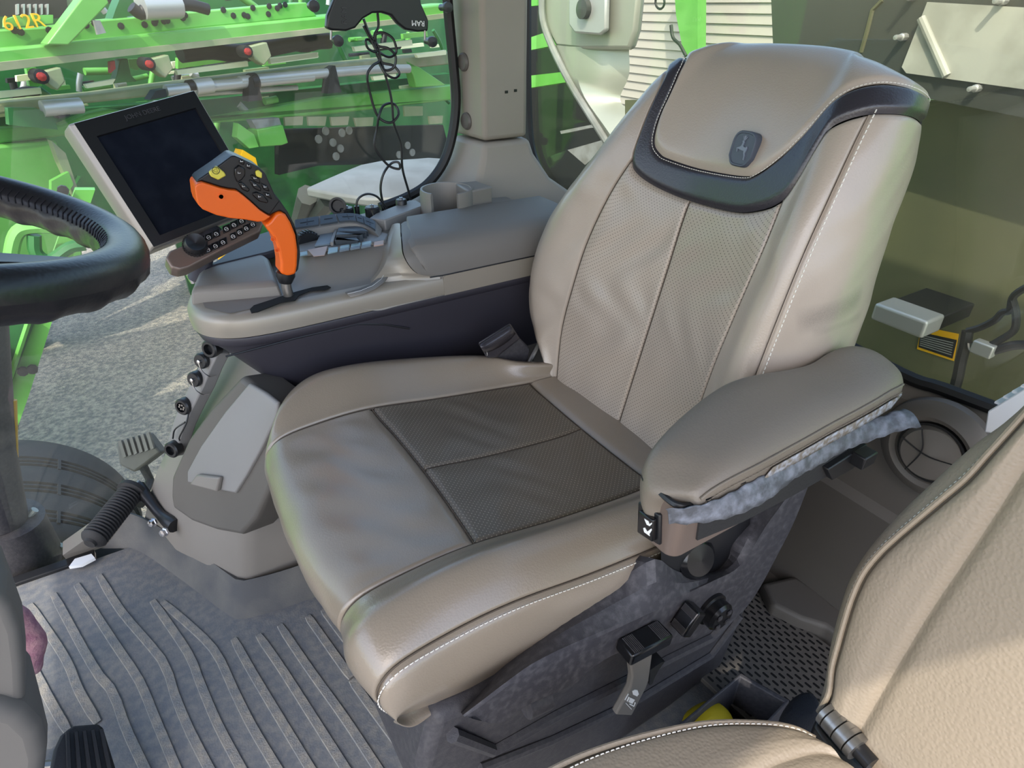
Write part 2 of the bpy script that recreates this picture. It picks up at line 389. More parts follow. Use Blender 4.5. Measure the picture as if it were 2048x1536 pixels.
# ---- backrest surface
BR = radians(14); B0 = V(-.707, -.745, .477); BN = V(cos(BR), 0, sin(BR)); BU = V(-sin(BR), 0, cos(BR)); BS = V(0, 1, 0)
T = [-.08, 0, .1, .2, .3, .4, .48, .55, .61, .65, .674, .664, .60]
HC = [0, 0, 0, 0, 0, 0, -.005, -.015, -.030, -.050, -.080, -.115, -.140]
HB = [.015, .022, .036, .045, .046, .042, .034, .024, .014, .006, 0, 0, 0]
COLS = [
 ([-.15, -.17, -.24, -.28, -.27, -.24, -.20, -.165, -.14, -.115, -.085, -.075, -.10], 'b'),
 ([-.19, -.235, -.335, -.362, -.342, -.287, -.238, -.203, -.172, -.145, -.105, -.085, -.115], 's'),
 ([-.185, -.215, -.285, -.302, -.285, -.235, -.190, -.160, -.135, -.115, -.080, -.065, -.09], 'c'),
 ([-.18, -.195, -.205, -.198, -.187, -.160, -.130, -.108, -.090, -.075, -.050, -.040, -.05], 'm'),
 ([-.09, -.098, -.102, -.099, -.094, -.08, -.064, -.05, -.036, -.022, .002, .005, 0.0], 'i'),
 ([0, 0, 0, 0, 0, 0, .004, .010, .020, .034, .055, .055, .05], 'z'),
 ([.085, .088, .089, .091, .093, .095, .094, .090, .088, .092, .100, .10, .1], 'i'),
 ([.17, .175, .178, .181, .186, .190, .184, .172, .160, .152, .142, .14, .14], 'm'),
 ([.215, .22, .225, .228, .230, .232, .228, .216, .203, .186, .155, .15, .155], 'c'),
 ([.258, .262, .264, .265, .264, .262, .258, .250, .240, .222, .185, .17, .17], 't'),
 ([.285, .296, .303, .305, .302, .296, .288, .278, .266, .246, .198, .18, .18], 'd'),
 ([.285, .295, .300, .300, .294, .280, .268, .258, .248, .230, .188, .17, .17], 'e'),
 ([.22, .23, .24, .25, .25, .24, .22, .21, .20, .19, .17, .165, .17], 'b')]
def hval(k, i):
    hc, hb = HC[i], HB[i]
    if i >= 11:
        return hc
    return {'b': hc - .155 + (.02 if i > 8 else 0), 's': hc - .01, 'c': hc + hb + .010, 'm': hc + hb * .72, 'i': hc + hb * .22, 'z': hc, 't': hc + hb * .95, 'd': hc - .028, 'e': hc - .135 + (.03 if i > 7 else 0)}[k]
DOME = {'b': .050, 's': .042, 'c': .011, 'm': .005, 'i': .001, 'z': 0, 't': .018, 'd': .028, 'e': .034}
DOMEF = [0, 0, 0, 0, 0, 0, 0, .0, .15, .5, 1, 1, .5]
bctrl = [[B0 + BS * c[0][i] + BU * (T[i] - DOMEF[i] * DOME[c[1]] * (1.0 if ci > 5 else .55)) + BN * hval(c[1], i) for ci, c in enumerate(COLS)] for i in range(len(T))]
bs = Surf(bctrl)
def tv(t): return float(np.interp(t, T[:11], range(11)))
def curve_ut(kn):
    p = np.array(cr([V(*k) for k in kn], 10)); return lambda u: tv(float(np.interp(u, p[:, 0], p[:, 1])))
g_out = curve_ut([(0, .632), (1, .628), (2, .602), (2.4, .565), (2.75, .505), (3, .462), (3.3, .441), (4, .426), (5, .420), (6, .424), (6.5, .436), (7, .462), (7.35, .503), (7.7, .545), (8, .568), (9, .590), (10, .602), (11, .604), (12, .604)])
f_in = curve_ut([(0, .655), (1, .652), (2, .638), (2.45, .612), (2.75, .575), (3, .532), (3.3, .497), (3.65, .482), (4, .477), (5, .474), (6, .480), (6.3, .49), (6.65, .52), (7, .557), (7.5, .594), (8, .614), (9, .634), (10, .643), (11, .645), (12, .645)])
TOPV = cst(12.0)
mat('leather_side', (168, 155, 141), .33, coat=.35, var=.08, vscale=3, bump=.22, bscale=420, btype='leather', dist=.0012)
def scuffs(m, marks):
    t = m.node_tree; b = t.nodes['Principled BSDF']; tc = t.nodes.new('ShaderNodeTexCoord')
    for (a, c, wd, strength) in marks:
        a, c = np.asarray(a), np.asarray(c); mid = (a + c) / 2; dv = c - a; L = np.linalg.norm(dv); dv = dv / L
        sb_ = t.nodes.new('ShaderNodeVectorMath'); sb_.operation = 'SUBTRACT'; sb_.inputs[1].default_value = tuple(mid); t.links.new(tc.outputs['Object'], sb_.inputs[0])
        dt = t.nodes.new('ShaderNodeVectorMath'); dt.operation = 'DOT_PRODUCT'; dt.inputs[1].default_value = tuple(dv); t.links.new(sb_.outputs[0], dt.inputs[0])
        ln = t.nodes.new('ShaderNodeVectorMath'); ln.operation = 'LENGTH'; t.links.new(sb_.outputs[0], ln.inputs[0])
        def mth(op, x, y=None):
            n_ = t.nodes.new('ShaderNodeMath'); n_.operation = op
            for i_, q in enumerate((x, y)):
                if q is None: continue
                if isinstance(q, float): n_.inputs[i_].default_value = q
                else: t.links.new(q, n_.inputs[i_])
            return n_.outputs[0]
        al = mth('DIVIDE', mth('ABSOLUTE', dt.outputs['Value']), L / 2); pe = mth('SQRT', mth('MAXIMUM', mth('SUBTRACT', mth('MULTIPLY', ln.outputs['Value'], ln.outputs['Value']), mth('MULTIPLY', dt.outputs['Value'], dt.outputs['Value'])), 0.0))
        k1 = mth('MAXIMUM', mth('SUBTRACT', 1.0, mth('POWER', al, 3.0)), 0.0); k2 = mth('MAXIMUM', mth('SUBTRACT', 1.0, mth('DIVIDE', pe, wd)), 0.0)
        nz = t.nodes.new('ShaderNodeTexNoise'); nz.inputs['Scale'].default_value = 900; nz.inputs['Detail'].default_value = 1; t.links.new(tc.outputs['Object'], nz.inputs['Vector'])
        fac = mth('MINIMUM', mth('MULTIPLY', mth('MULTIPLY', mth('MULTIPLY', k1, k2), nz.outputs['Fac']), strength), .75)
        mx = t.nodes.new('ShaderNodeMix'); mx.data_type = 'RGBA'; t.links.new(fac, mx.inputs[0]); t.links.new(b.inputs['Base Color'].links[0].from_socket, mx.inputs[6]); mx.inputs[7].default_value = (*lin((70, 66, 64)), 1); t.links.new(mx.outputs[2], b.inputs['Base Color'])
def side_pt(px, py):
    best = min(((u, v) for u in np.linspace(9.2, 11.2, 30) for v in np.linspace(1.5, 6, 60)), key=lambda q: np.linalg.norm(np.cross(ray(px, py), bs.p(*q) - CAM)))
    return bs.p(*best)
scuffs(MATS['leather_side'], [(side_pt(1590, 645), side_pt(1725, 585), .024, 1.3), (side_pt(1620, 665), side_pt(1725, 628), .010, 1.0)])
for a, b, nm, m_, e in ((0, 3, 'backrest_bolster', 'leather', (0, 1, 0, 1)), (3, 5, 'backrest_insert', 'leather_perf', (1, 1, 0, 1)), (5, 7, 'backrest_insert', 'leather_perf', (1, 1, 0, 1)),
                     (7, 9, 'backrest_bolster', 'leather', (1, 1, 0, 1)), (9, 12, 'backrest_side_panel', 'leather_side', (1, 0, 0, 1))):
    sheet(nm, bs, dense(a, b, 46), cst(0), g_out, 90, m_, seat, depth=.006 if nm != 'backrest_side_panel' else .004, width=.0026, edges=e, bulge=.002 if 'insert' in nm else 0, wob=.0014 if 'insert' in nm else .0008)
for uu in (3, 5, 7): seam(bs, [(uu, v) for v in np.linspace(.2, g_out(uu), 70)])
ub = list(np.linspace(0, 12, 181))
band, Gband = sheet('headrest_band', bs, ub, g_out, f_in, 17, 'leather_black', seat, depth=.007, width=.005, edges=(0, 0, 1, 1), off=.0045)
hp, Ghp = sheet('headrest_panel', bs, ub, f_in, TOPV, 60, 'leather', seat, depth=.006, width=.006, edges=(0, 0, 1, 0), off=.0055)
# back shell closes the seat back
mb = MB(); mb.loft([[bs.p(0, v), bs.p(.5, v) - BN * .02, bs.p(11.5, v) - BN * .02, bs.p(12, v)] for v in np.linspace(0, 12, 30)], closed=False)
mb.build('backrest_shell', 'plastic_dark', seat)
vv = np.linspace(tv(-.05), tv(.60), 150)
st = [bs.p(9.12, v) for v in vv]; sn = [bs.n(9.12, v) for v in vv]
stuff(stitches(st, sn, .0072, .0050, .0009).build('stitching', 'thread', seat))
us = np.linspace(1, 12, 240)
st = [bs.p(u, f_in(u) - .05) for u in us]; sn = [bs.n(u, f_in(u) - .05) for u in us]
stuff(stitches([p + n * .004 for p, n in zip(st, sn)], sn, .0050, .0034, .0006).build('stitching', 'thread', seat))
# ---- emblem on the headrest
def on_back(px, py, h):
    P = onp(px, py, B0 + BN * h, BN); return P
ec = on_back(1490, 299, .006); ex = nrm(on_back(1515, 303, .006) - on_back(1465, 294, .006)); ey = nrm(BU - ex * np.dot(BU, ex)); ez = np.cross(ex, ey)
_u = 6.0
def shield(sx, sy, h):
    pts = []
    for k in range(40):
        a = 2 * pi * k / 40; ca, sa = cos(a), sin(a); r = (abs(ca) ** 3.6 + abs(sa) ** 3.6) ** (-1 / 3.6)
        pts.append(ec + ex * ca * r * sx * (1 - .08 * (sa * r < -.5)) + ey * sa * r * sy + ez * h)
    return pts
emb = MB(); emb.loft([shield(.022, .026, -.012), shield(.022, .026, .006), shield(.0205, .0245, .0085), shield(.0185, .0225, .0085), shield(.0178, .0218, .0070)]); emb = emb.build('emblem', 'emblem', seat)
deer = [(-.55, .02), (-.28, .10), (-.12, .18), (-.06, .42), (-.14, .50), (-.10, .56), (.02, .58), (.10, .46), (.06, .22), (.22, .12), (.42, .12), (.52, .22), (.56, .12), (.56, -.06), (.48, -.28), (.56, -.46), (.58, -.74), (.50, -.72), (.46, -.48), (.34, -.26), (.30, -.12), (.05, -.10), (-.22, -.06), (-.42, -.02), (-.38, -.24), (-.44, -.26), (-.52, -.02)]
d = MB(); d.prism([ec + ex * x * .017 + ey * y * .021 + ez * .0068 for x, y in deer], ez * .0022)
for a, b in (((-.02, .58), (-.22, .86)), ((.0, .58), (-.05, .9)), ((.03, .58), (.12, .92)), ((.05, .56), (.26, .84))):
    d.tube([ec + ex * x * .017 + ey * y * .021 + ez * .0082 for x, y in (a, b)], .0007, 5)
d.build('leaping_deer', 'emblem_relief', emb, smooth=False)

# ---- left armrest
def P_(px, py, z): return on(px, py, 'z', z + (1.17 - z) * .085)
far = [(1372, 1010, .640), (1300, 992, .640), (1288, 945, .655), (1302, 900, .672), (1345, 848, .682), (1400, 800, .688), (1450, 767, .690), (1500, 750, .690), (1560, 741, .690), (1620, 727, .694), (1660, 702, .702), (1700, 690, .706), (1745, 700, .704), (1785, 730, .700)]
near = [(1372, 1010, .640), (1385, 1003, .652), (1395, 988, .662), (1420, 968, .670), (1460, 945, .676), (1510, 920, .680), (1560, 893, .683), (1610, 866, .686), (1660, 838, .690), (1710, 812, .694), (1750, 790, .698), (1780, 772, .700), (1800, 762, .698), (1806, 752, .695)]
arm = seat
FA = np.array(cr([P_(*p) for p in far], 5)); NE = np.array(cr([P_(*p) for p in near], 5))
FA = resample(FA, 50); NE = resample(NE, 50)
rings = []
for k in range(50):
    a, b = FA[k], NE[k]; t = k / 49; mid = (a + b) / 2; e = sin(pi * min(max(t, .02), .98)) ** .35
    wv = b - a; drop = .045 + .012 * sin(pi * t)
    ring = []
    for q in np.linspace(0, 1, 11):
        ring.append(a + wv * q + V(0, 0, .010 * e * (1 - (2 * q - 1) ** 4)))
    ring += [b + V(.000, .004, -.006) , b + V(0, .006, -.016), b + V(0, .004, -drop * .7), b + V(0, -.004, -drop), a + V(0, .006, -drop), a + V(0, -.004, -drop * .6), a + V(0, -.005, -.012)]
    rings.append(ring)
am = MB(); am.loft(rings); amo = am.build('armrest_pad', 'arm_leather', seat, ang=80); subsurf(amo, 1)
sp = [NE[k] + V(0, .0045, -.0085) for k in range(3, 48)]; spn = [V(.2, .8, .4)] * len(sp)
pip = MB(); pip.tube([p + V(0, 0, .0035) for p in sp], .0016, 6); pip.build('armrest_piping', 'arm_leather', seat)
stuff(stitches([p + V(0, .002, -.007) for p in sp], spn, .0055, .004, .0006).build('stitching', 'arm_leather', seat))
# ---- armrest housing, switch, peeled strip, hinges
def rrect(a, b, r, n=5):
    """rounded plan rectangle in xy from corner a to b"""
    x0, x1 = sorted((a[0], b[0])); y0, y1 = sorted((a[1], b[1])); out = []
    for cx, cy, s0 in ((x1 - r, y1 - r, 0), (x0 + r, y1 - r, 90), (x0 + r, y0 + r, 180), (x1 - r, y0 + r, 270)):
        for k in range(n + 1):
            an = radians(s0 + 90 * k / n); out.append((cx + r * cos(an), cy + r * sin(an)))
    return out
AX0, AX1, AY0, AY1 = -.430, -.778, -.410, -.340
pl = rrect((AX0, AY0), (AX1, AY1), .016)
hb_ = MB(); hb_.loft([[V(x, y, z) for x, y in pl] for z in (.609, .612, .685, .688)])
hb_.build('armrest_housing', 'bronze', seat, bev=.002)
rim = MB(); rim.tube([V(x, y, .690) for x, y in pl], .004, 6, closed=True); rim.build('armrest_housing_rim', 'plastic_black', seat)
# switch on the front end
sw = MB(); sx = AX0
def fr(px, py, dx=0.0): return on(px, py, 'x', AX0 + dx)
def quad_prism(mb, px, dx0, dx1):
    mb.prism([fr(*p, dx0) for p in px], V(dx1 - dx0, 0, 0)); return mb
so_ = quad_prism(MB(), [(1283, 1000), (1327, 1027), (1326, 1088), (1281, 1060)], -.002, .004).build('switch_surround', 'plastic_black', seat, bev=.002)
so2 = quad_prism(MB(), [(1286, 1017), (1316, 1036), (1314, 1080), (1283, 1060)], .003, .011).build('rocker_switch', 'plastic_black_gloss', seat, bev=.002)
ic = MB()
for pts in ([(1289, 1037), (1297, 1042), (1299, 1048), (1304, 1045), (1304, 1048), (1300, 1052), (1294, 1049)], [(1287, 1056), (1290, 1055), (1295, 1063), (1303, 1057), (1304, 1060), (1299, 1068), (1300, 1072), (1289, 1064)]):
    ic.prism([fr(*p, .0112) for p in pts], V(.0006, 0, 0))
ic.build('seat_icon', 'white_print', so2, smooth=False)
# dark mesh band on the outer side
def sd(px, py, y=AY1): return on(px, py, 'y', y)
mb = MB(); mb.prism([sd(1396, 1042), (sd(1391, 1078)), sd(1480, 1042), sd(1580, 990), sd(1660, 945), sd(1690, 915), sd(1690, 880), sd(1580, 940)], V(0, .003, 0)); mb.build('anti_slip_tape', 'rubber', seat)
br = MB(); br.prism([sd(1640, 930), sd(1720, 880), sd(1712, 905), sd(1690, 930), sd(1650, 952)], V(0, .012, 0)); br.box(sd(1700, 900) + V(0, .02, 0), (.03, .02, .02)); br.build('armrest_bracket', 'plastic_black', seat, bev=.002)
# peeled vinyl strip hanging off the pad
top = [(1330, 1018, .650), (1385, 1016, .652), (1450, 990, .652), (1520, 955, .652), (1590, 915, .652), (1660, 875, .652), (1720, 845, .654), (1770, 828, .656), (1806, 818, .658)]
bot = [(1338, 1050, .628), (1392, 1046, .625), (1470, 1033, .620), (1530, 1003, .622), (1600, 952, .626), (1670, 913, .628), (1730, 885, .632), (1790, 866, .636), (1843, 853, .640)]
TP = np.array(cr([P_(*p) for p in top], 5)); BT = np.array(cr([P_(*p) for p in bot], 5)); TP = resample(TP, 60); BT = resample(BT, 60)
G = np.array([[TP[i] + (BT[i] - TP[i]) * q + V(0, 0, .006 * sin(pi * q) + .0012 * sin(i * .45 + q * 2) + .0015 * sin(i * 1.7)) for q in np.linspace(0, 1, 7)] for i in range(60)])
mat('vinyl_worn', (80, 83, 89), .6, col2=(124, 129, 140), vscale=60, detail=10, bump=.6, bscale=150)
ps = MB(); ps.grid(G); pso = ps.build('peeled_vinyl_strip', 'vinyl_worn', seat); m = pso.modifiers.new('t', 'SOLIDIFY'); m.thickness = .0016
# worn pale patch of the pad's outer face
wp = [(1500, 925), (1560, 900), (1640, 856), (1700, 822), (1712, 826), (1650, 872), (1570, 914), (1510, 945)]
mat('worn_leather', (122, 114, 104), .7, col2=(172, 177, 190), vscale=120, detail=12, vlo=.42, vhi=.68)
W1 = resample(np.array([NE[k] + V(0, .0078, -.018) for k in range(16, 47)]), 40); W2 = resample(np.array([NE[k] + V(0, .0072, -.034) for k in range(14, 45)]), 40)
mb = MB(); mb.grid(np.array([[W1[i] + (W2[i] - W1[i]) * q for q in np.linspace(0, 1, 4)] for i in range(40)])); o = mb.build('worn_patch', 'worn_leather', seat); m = o.modifiers.new('t', 'SOLIDIFY'); m.thickness = .001
for (a, b), r in ((((1405, 985), (1495, 945)), .0062), (((1722, 822), (1790, 785)), .0062)):
    pa, pb = P_(*a, .652) + V(0, .004, 0), P_(*b, .655 if a[0] < 1500 else .662) + V(0, .004, 0); dv = nrm(pb - pa)
    h = MB(); h.tube([pa, pb], r, 12); o = h.build('hinge_pin', 'chrome', seat)
    k = MB(); k.tube([pa - dv * .006, pa + dv * .004], r * 1.25, 10); k.build('collar', 'plastic_black_gloss', o)
    k = MB(); k.tube([pb - dv * .022, pb - dv * .014], r * 1.2, 10); k.build('collar', 'plastic_black_gloss', o)
    k = MB(); k.tube([pa + V(0, -.004, .001), pb + V(0, -.004, .001)], r * 1.6, 8); k.build('hinge_slot', 'plastic_black', seat)
# ---- side cover with controls
def sy(px, py, y): return on(px, py, 'y', y)
inner = [(918, 1424), (950, 1392), (1000, 1338), (1050, 1292), (1120, 1238), (1190, 1192), (1250, 1152), (1310, 1118), (1345, 1138), (1380, 1149), (1430, 1144), (1458, 1118), (1470, 1085), (1500, 1020), (1545, 975), (1605, 930)]
crease = [(926, 1430), (960, 1404), (1010, 1366), (1065, 1327), (1130, 1294), (1190, 1268), (1250, 1242), (1310, 1214), (1345, 1198), (1380, 1184), (1430, 1160), (1470, 1140), (1498, 1108), (1530, 1055), (1570, 1000), (1612, 940)]
lower = [(946, 1438), (1000, 1446), (1052, 1412), (1105, 1388), (1154, 1365), (1172, 1346), (1212, 1318), (1250, 1303), (1330, 1292), (1400, 1272), (1455, 1245), (1490, 1218), (1520, 1175), (1555, 1110), (1590, 1040), (1625, 950)]
I_ = np.array([sy(*p, -.452 if p[0] < 1300 or p[0] > 1480 else -.43) for p in inner]); K_ = np.array([sy(*p, -.405) for p in crease]); L_ = np.array([sy(*p, -.398) for p in lower])
rows = []
for a, k, l in zip(cr(I_, 3), cr(K_, 3), cr(L_, 2 + 1)):
    ring = [a + V(0, -.03, -.02), a, a + (k - a) * .5 + V(0, .002, .004), k + (a - k) * .12, k, k + (l - k) * .08 + V(0, .002, 0), k + (l - k) * .5, l, l + V(0, -.01, 0)]
    rows.append(ring)
mb = MB(); mb.grid(np.array(rows)); o = mb.build('side_cover', 'plastic_scuffed', seat, ang=22)
# dark pocket under the armrest with the adjuster inside
pk = MB(); pk.grid(np.array([[sy(*a, -.432), sy(*b, -.432)] for a, b in zip([(1322, 1090), (1350, 1070), (1420, 1040), (1500, 1000)], [(1322, 1190), (1350, 1190), (1420, 1180), (1500, 1150)])])); pk.build('cover_opening', 'plastic_black', seat)
kb = MB(); kb.lathe(sy(1385, 1112, -.440), V(.1, .8, .35), [(.0, .0), (.034, 0), (.034, .012), (.026, .020), (0, .022)], 24); kb.build('tilt_adjuster', 'plastic_black_gloss', seat)
# pedestal under the seat
prof = [(870, 1436), (960, 1400), (1154, 1300), (1350, 1180), (1480, 1100), (1545, 1050), (1530, 1150), (1498, 1215), (1445, 1335), (1330, 1458), (1235, 1505), (1120, 1560), (980, 1620), (860, 1660), (830, 1580)]
pr3 = [sy(*p, -.432) for p in prof]; pr3 = [V(p[0], p[1], max(p[2], 0.006)) for p in pr3]
mb = MB(); mb.prism(pr3, V(0, -.62, 0)); mb.build('seat_pedestal', 'plastic_dark', seat, bev=.018, bseg=4)
for a, b in (((1000, 1560), (1420, 1330)), ):
    mb = MB(); mb.tube([sy(905, 1470, -.425), sy(985, 1500, -.43), sy(1110, 1430, -.43), sy(1280, 1345, -.43), sy(1420, 1275, -.43), sy(1490, 1200, -.43)], .010, 8); mb.build('boot_fold', 'plastic_dark', seat)
    mb = MB(); mb.tube([sy(960, 1536, -.428), sy(1100, 1480, -.43), sy(1280, 1395, -.43), sy(1420, 1310, -.43), sy(1480, 1230, -.43)], .008, 8); mb.build('boot_fold', 'plastic_dark', seat)
mb = MB(); mb.tube([sy(1052, 1415, -.405), sy(1095, 1395, -.405)], .016, 12); mb.build('cover_lug', 'plastic_dark', seat)
# recline / slide handles
def handle(name, a, b, y, hgt, out, label=None):
    A, B = sy(*a, y), sy(*b, y); d = B - A; d[1] = 0; L = np.linalg.norm(d); d = d / L; upv = np.cross(V(0, 1, 0), d); upv = upv if upv[2] > 0 else -upv
    if abs(d[2]) > .7: upv = V(1, 0, 0) - d * d[0]; upv = nrm(upv)
    m_ = MB(); m_.box((A + B) / 2 + V(0, out / 2, 0), (L, out, hgt), [d, V(0, 1, 0), upv]); o = m_.build(name, 'plastic_black_gloss', seat, bev=.004)
    rb = MB()
    for k in range(7):
        for e in (0, 1):
            q = A + d * (L * (.08 + .035 * k) if e == 0 else L * (.92 - .035 * k)); rb.box(q + V(0, out / 2, 0) + upv * hgt / 2, (L * .014, out * .8, .003), [d, V(0, 1, 0), upv])
    stuff(rb.build('grip_ribs', 'plastic_dark', o, smooth=False)); return o
handle('slide_handle', (1232, 1288), (1313, 1247), -.40, .022, .034)
handle('recline_handle', (1345, 1248), (1378, 1200), -.40, .024, .030)
kn = MB(); kn.lathe(sy(1420, 1215, -.402), V(0, 1, .0), [(0, 0), (.030, 0), (.030, .006), (.026, .008), (.026, .022), (.022, .027), (.0, .028)], 30); kn = kn.build('lumbar_knob', 'plastic_black_gloss', seat)
kr = MB()
for k in range(4): 
    a = radians(45 + 90 * k); kr.box(sy(1420, 1215, -.402) + V(.015 * cos(a), .029, .015 * sin(a)), (.008, .002, .008))
kr.build('knob_marks', 'plastic_dark', kn, smooth=False)
# suspension lever
def lv(x, y, yy=-.385): return sy(1200 + .1757 * x, 1170 + .1757 * y, yy)
poly = [(338, 770), (420, 720), (500, 670), (560, 645), (615, 660), (630, 700), (600, 800), (560, 1090), (530, 1170), (365, 1492), (182, 1482), (260, 1340), (345, 1180), (368, 1060), (352, 900)]
mb = MB(); mb.prism([lv(*p) for p in poly], V(0, -.012, 0)); lev = mb.build('suspension_lever', 'plastic_taupe', seat, bev=.003)
pr = MB()
for q in ([(395, 1190), (425, 1195), (440, 1240), (420, 1265), (375, 1245), (365, 1205)], [(345, 1280), (395, 1305), (365, 1350), (325, 1330)], [(325, 1270), (338, 1278), (312, 1325), (303, 1318)], [(330, 1355), (340, 1348), (385, 1372), (395, 1330), (405, 1338), (385, 1385)], [(290, 1345), (296, 1340), (360, 1410), (355, 1415)], [(318, 1235), (325, 1240), (285, 1310), (278, 1305)]):
    pr.prism([lv(*p, -.3846) for p in q], V(0, .0006, 0))
pr.build('lever_print', 'white_print', lev, smooth=False)
mb = MB(); mb.prism([lv(*p) for p in [(570, 970), (700, 880), (740, 870), (640, 1010), (600, 1130), (565, 1140)]], V(0, -.030, 0)); 
mb.build('lever_slot', 'plastic_black', seat)
# ---- seat belt buckle between cushion and console
bk = thing('seat_belt_buckle', 'black seat belt buckle in a leather sheath beside the driver cushion', 'buckle')
YB = -1.015
def bq(x, y, yy=YB): return on(860 + x * .1367, 620 + y * .1367, 'y', yy)
sleeve = [[bq(x, y, YB + dy) for x, y in ((700, 480), (1170, 190), (1320, 420), (960, 700), (830, 700))] for dy in (.012, -.02)]
mb = MB(); mb.loft(sleeve); o = mb.build('sheath', 'leather_black', bk, bev=.004, bseg=3)
rows = []
for i in range(9):
    t = i / 8; a = np.array((720, 490)) * (1 - t) + np.array((1160, 215)) * t
    rows.append([bq(a[0] + 12 * q + (50 + 85 * t * .4) * q, a[1] + 130 * q + 60 * sin(q * pi / 2) * (1 - abs(2 * t - 1) ** 3), YB + .014 + .012 * sin(pi * q)) for q in np.linspace(0, 1, 8)])
mb = MB(); mb.grid(np.array(rows)); o = mb.build('flap', 'leather_black', bk); m = o.modifiers.new('t', 'SOLIDIFY'); m.thickness = .003
mb = MB(); mb.prism([bq(*p, YB - .005) for p in [(820, 720), (1310, 400), (1480, 570), (1420, 790)]], V(0, -.018, 0)); mb.build('strap_housing', 'plastic_dark', bk, bev=.005)
mb = MB(); mb.tube([bq(1440, 790, YB), bq(1530, 620, YB), bq(1660, 380, YB - .01)], .006, 8); mb.build('stalk', 'steel', bk)
stp = [bq(835 + 4 * sin(i), 520 + 9 * i, YB + .0135) for i in range(18)]
stuff(stitches(stp, [V(0, 1, 0)] * 18, .003, .002, .0006).build('stitching', 'thread', bk))
# ================================================================== right hand control console
mat('seal0', (8, 8, 9), .9)
con = thing('control_console', 'grey armrest control console with lever slot and lidded box', 'console')
YN = -1.12
plan = [(-.86, -1.12), (-.30, -1.12), (-.20, -1.121), (-.13, -1.128), (-.085, -1.145), (-.055, -1.175), (-.040, -1.215), (-.040, -1.26), (-.055, -1.31), (-.085, -1.37), (-.12, -1.40), (-.18, -1.415), (-.40, -1.42), (-.60, -1.42)]
plan = [np.array(p) for p in cr([V(*p) for p in plan], 4)]
def inset(pl, d):
    out = []
    for i in range(len(pl)):
        t = nrm(pl[min(i + 1, len(pl) - 1)] - pl[max(i - 1, 0)]); out.append(pl[i] + np.array((t[1], -t[0])) * d * 1.0)
    return out
sgn = -1 if np.linalg.norm(inset(plan, .01)[len(plan) // 2] - np.array((-.4, -1.3))) > np.linalg.norm(plan[len(plan) // 2] - np.array((-.4, -1.3))) else 1
def ring(d, z, zf=None):
    return [V(p[0], p[1], z if zf is None else zf(p, z)) for p in inset(plan, d * sgn)]
# silver band round the edge
mb = MB(); mb.loft([ring(.012, .640), ring(.001, .643), ring(0, .655), ring(.001, .672), ring(.006, .682), ring(.014, .687), ring(.03, .689)], closed=False, caps=False); mb.build('edge_band', 'silver_band', con, ang=60)
def lerp3(a, b, t): return a + (b - a) * t
# deck
def deckz(x, y):
    z = .689
    # scoop rising to the button plate and to the lid
    a = np.clip((-1.165 - y) / .09, 0, 1); a = a * a * (3 - 2 * a); b = np.clip((-.22 - x) / .10, 0, 1); b = b * b * (3 - 2 * b)
    z += .044 * a * b
    return z
dk = inset(plan, .028 * sgn); G = []
nI = len(dk)
for k in range(44):
    t = k / 43; row = []
    for j in range(26):
        # from near edge to far edge at the same progress along x
        x = -.068 - t * .50 ; 
        ys = sorted([-1.148, -1.44]); 
        f = j / 25
        y0 = -1.1485 - max(0, (.10 + x) if x > -.10 else 0) * 1.6; y1 = -1.405 + max(0, x + .19) * .9
        y = y0 + (y1 - y0) * f; row.append(V(x, y, deckz(x, y)))
    G.append(row)
mb = MB(); mb.grid(np.array(G)); mb.build('deck', 'plastic_grey', con, ang=80)
# raised front block
b0 = [(383, 606), (398, 570), (424, 546), (470, 535), (530, 524), (545, 536), (564, 590)]
R0 = [on(*p, 'z', .690) for p in b0]; c0 = sum(R0) / len(R0); R1 = [p + (c0 - p) * .05 + V(0, 0, .020) for p in R0]; R2 = [p + (c0 - p) * .14 + V(0, 0, .026) for p in R0]
mb = MB(); mb.loft([[p - V(0, 0, .01) for p in R0], R0, R1, R2]); mb.build('front_block', 'plastic_grey', con, bev=.004)
# rail rising behind the block to the screen arm
rl = [(410, 557), (500, 490), (560, 470), (600, 470), (600, 500), (540, 520), (440, 545)]
mb = MB(); R0 = [on(*p, 'z', .70) for p in rl]; mb.loft([R0, [p + V(0, 0, .018) for p in R0]]); mb.build('side_rail', 'plastic_tub', con, bev=.004)
# lever slot
slot = [(500, 620), (508, 612), (545, 600), (580, 588), (625, 576), (655, 572), (662, 576), (650, 581), (620, 583), (598, 592), (590, 602), (560, 607), (515, 625), (503, 627)]
mb = MB(); mb.prism([on(*p, 'z', .6915) for p in slot], V(0, 0, .0016)); o = mb.build('lever_slot', 'seal0', con, smooth=False)
# gate label strip
gs = np.array([[V(p[0], p[1], deckz(p[0], p[1]) + .0015 + .006 * t) for p in [on(x, y, 'z', .695 + .035 * t) for x, y in ((a, b), (a + 10, b + 9))]] for t, (a, b) in zip(np.linspace(0, 1, 5), ((690, 580), (714, 567), (738, 550), (755, 530), (766, 508)))])
mb = MB(); mb.grid(gs); o = mb.build('gate_label', 'plastic_grey', con); m = o.modifiers.new('t', 'SOLIDIFY'); m.thickness = .002
mb = MB(); mb.tube([gs[i].mean(0) + V(0, 0, .0012) for i in range(5)], .0004, 5); mb.build('gate_print', 'white_print', o)
ridge = [on(px, py, 'y', yy) for px, py, yy in ((640, 603, -1.130), (690, 600, -1.135), (730, 577, -1.145), (762, 542, -1.165), (776, 512, -1.19), (782, 480, -1.24), (790, 447, -1.30))]
botl = [V(-.27, -1.1215, .668), V(-.33, -1.1200, .655), V(-.37, -1.1195, .641), V(-.41, -1.1195, .641), V(-.45, -1.1195, .641), V(-.48, -1.1195, .641), V(-.52, -1.1195, .641)]
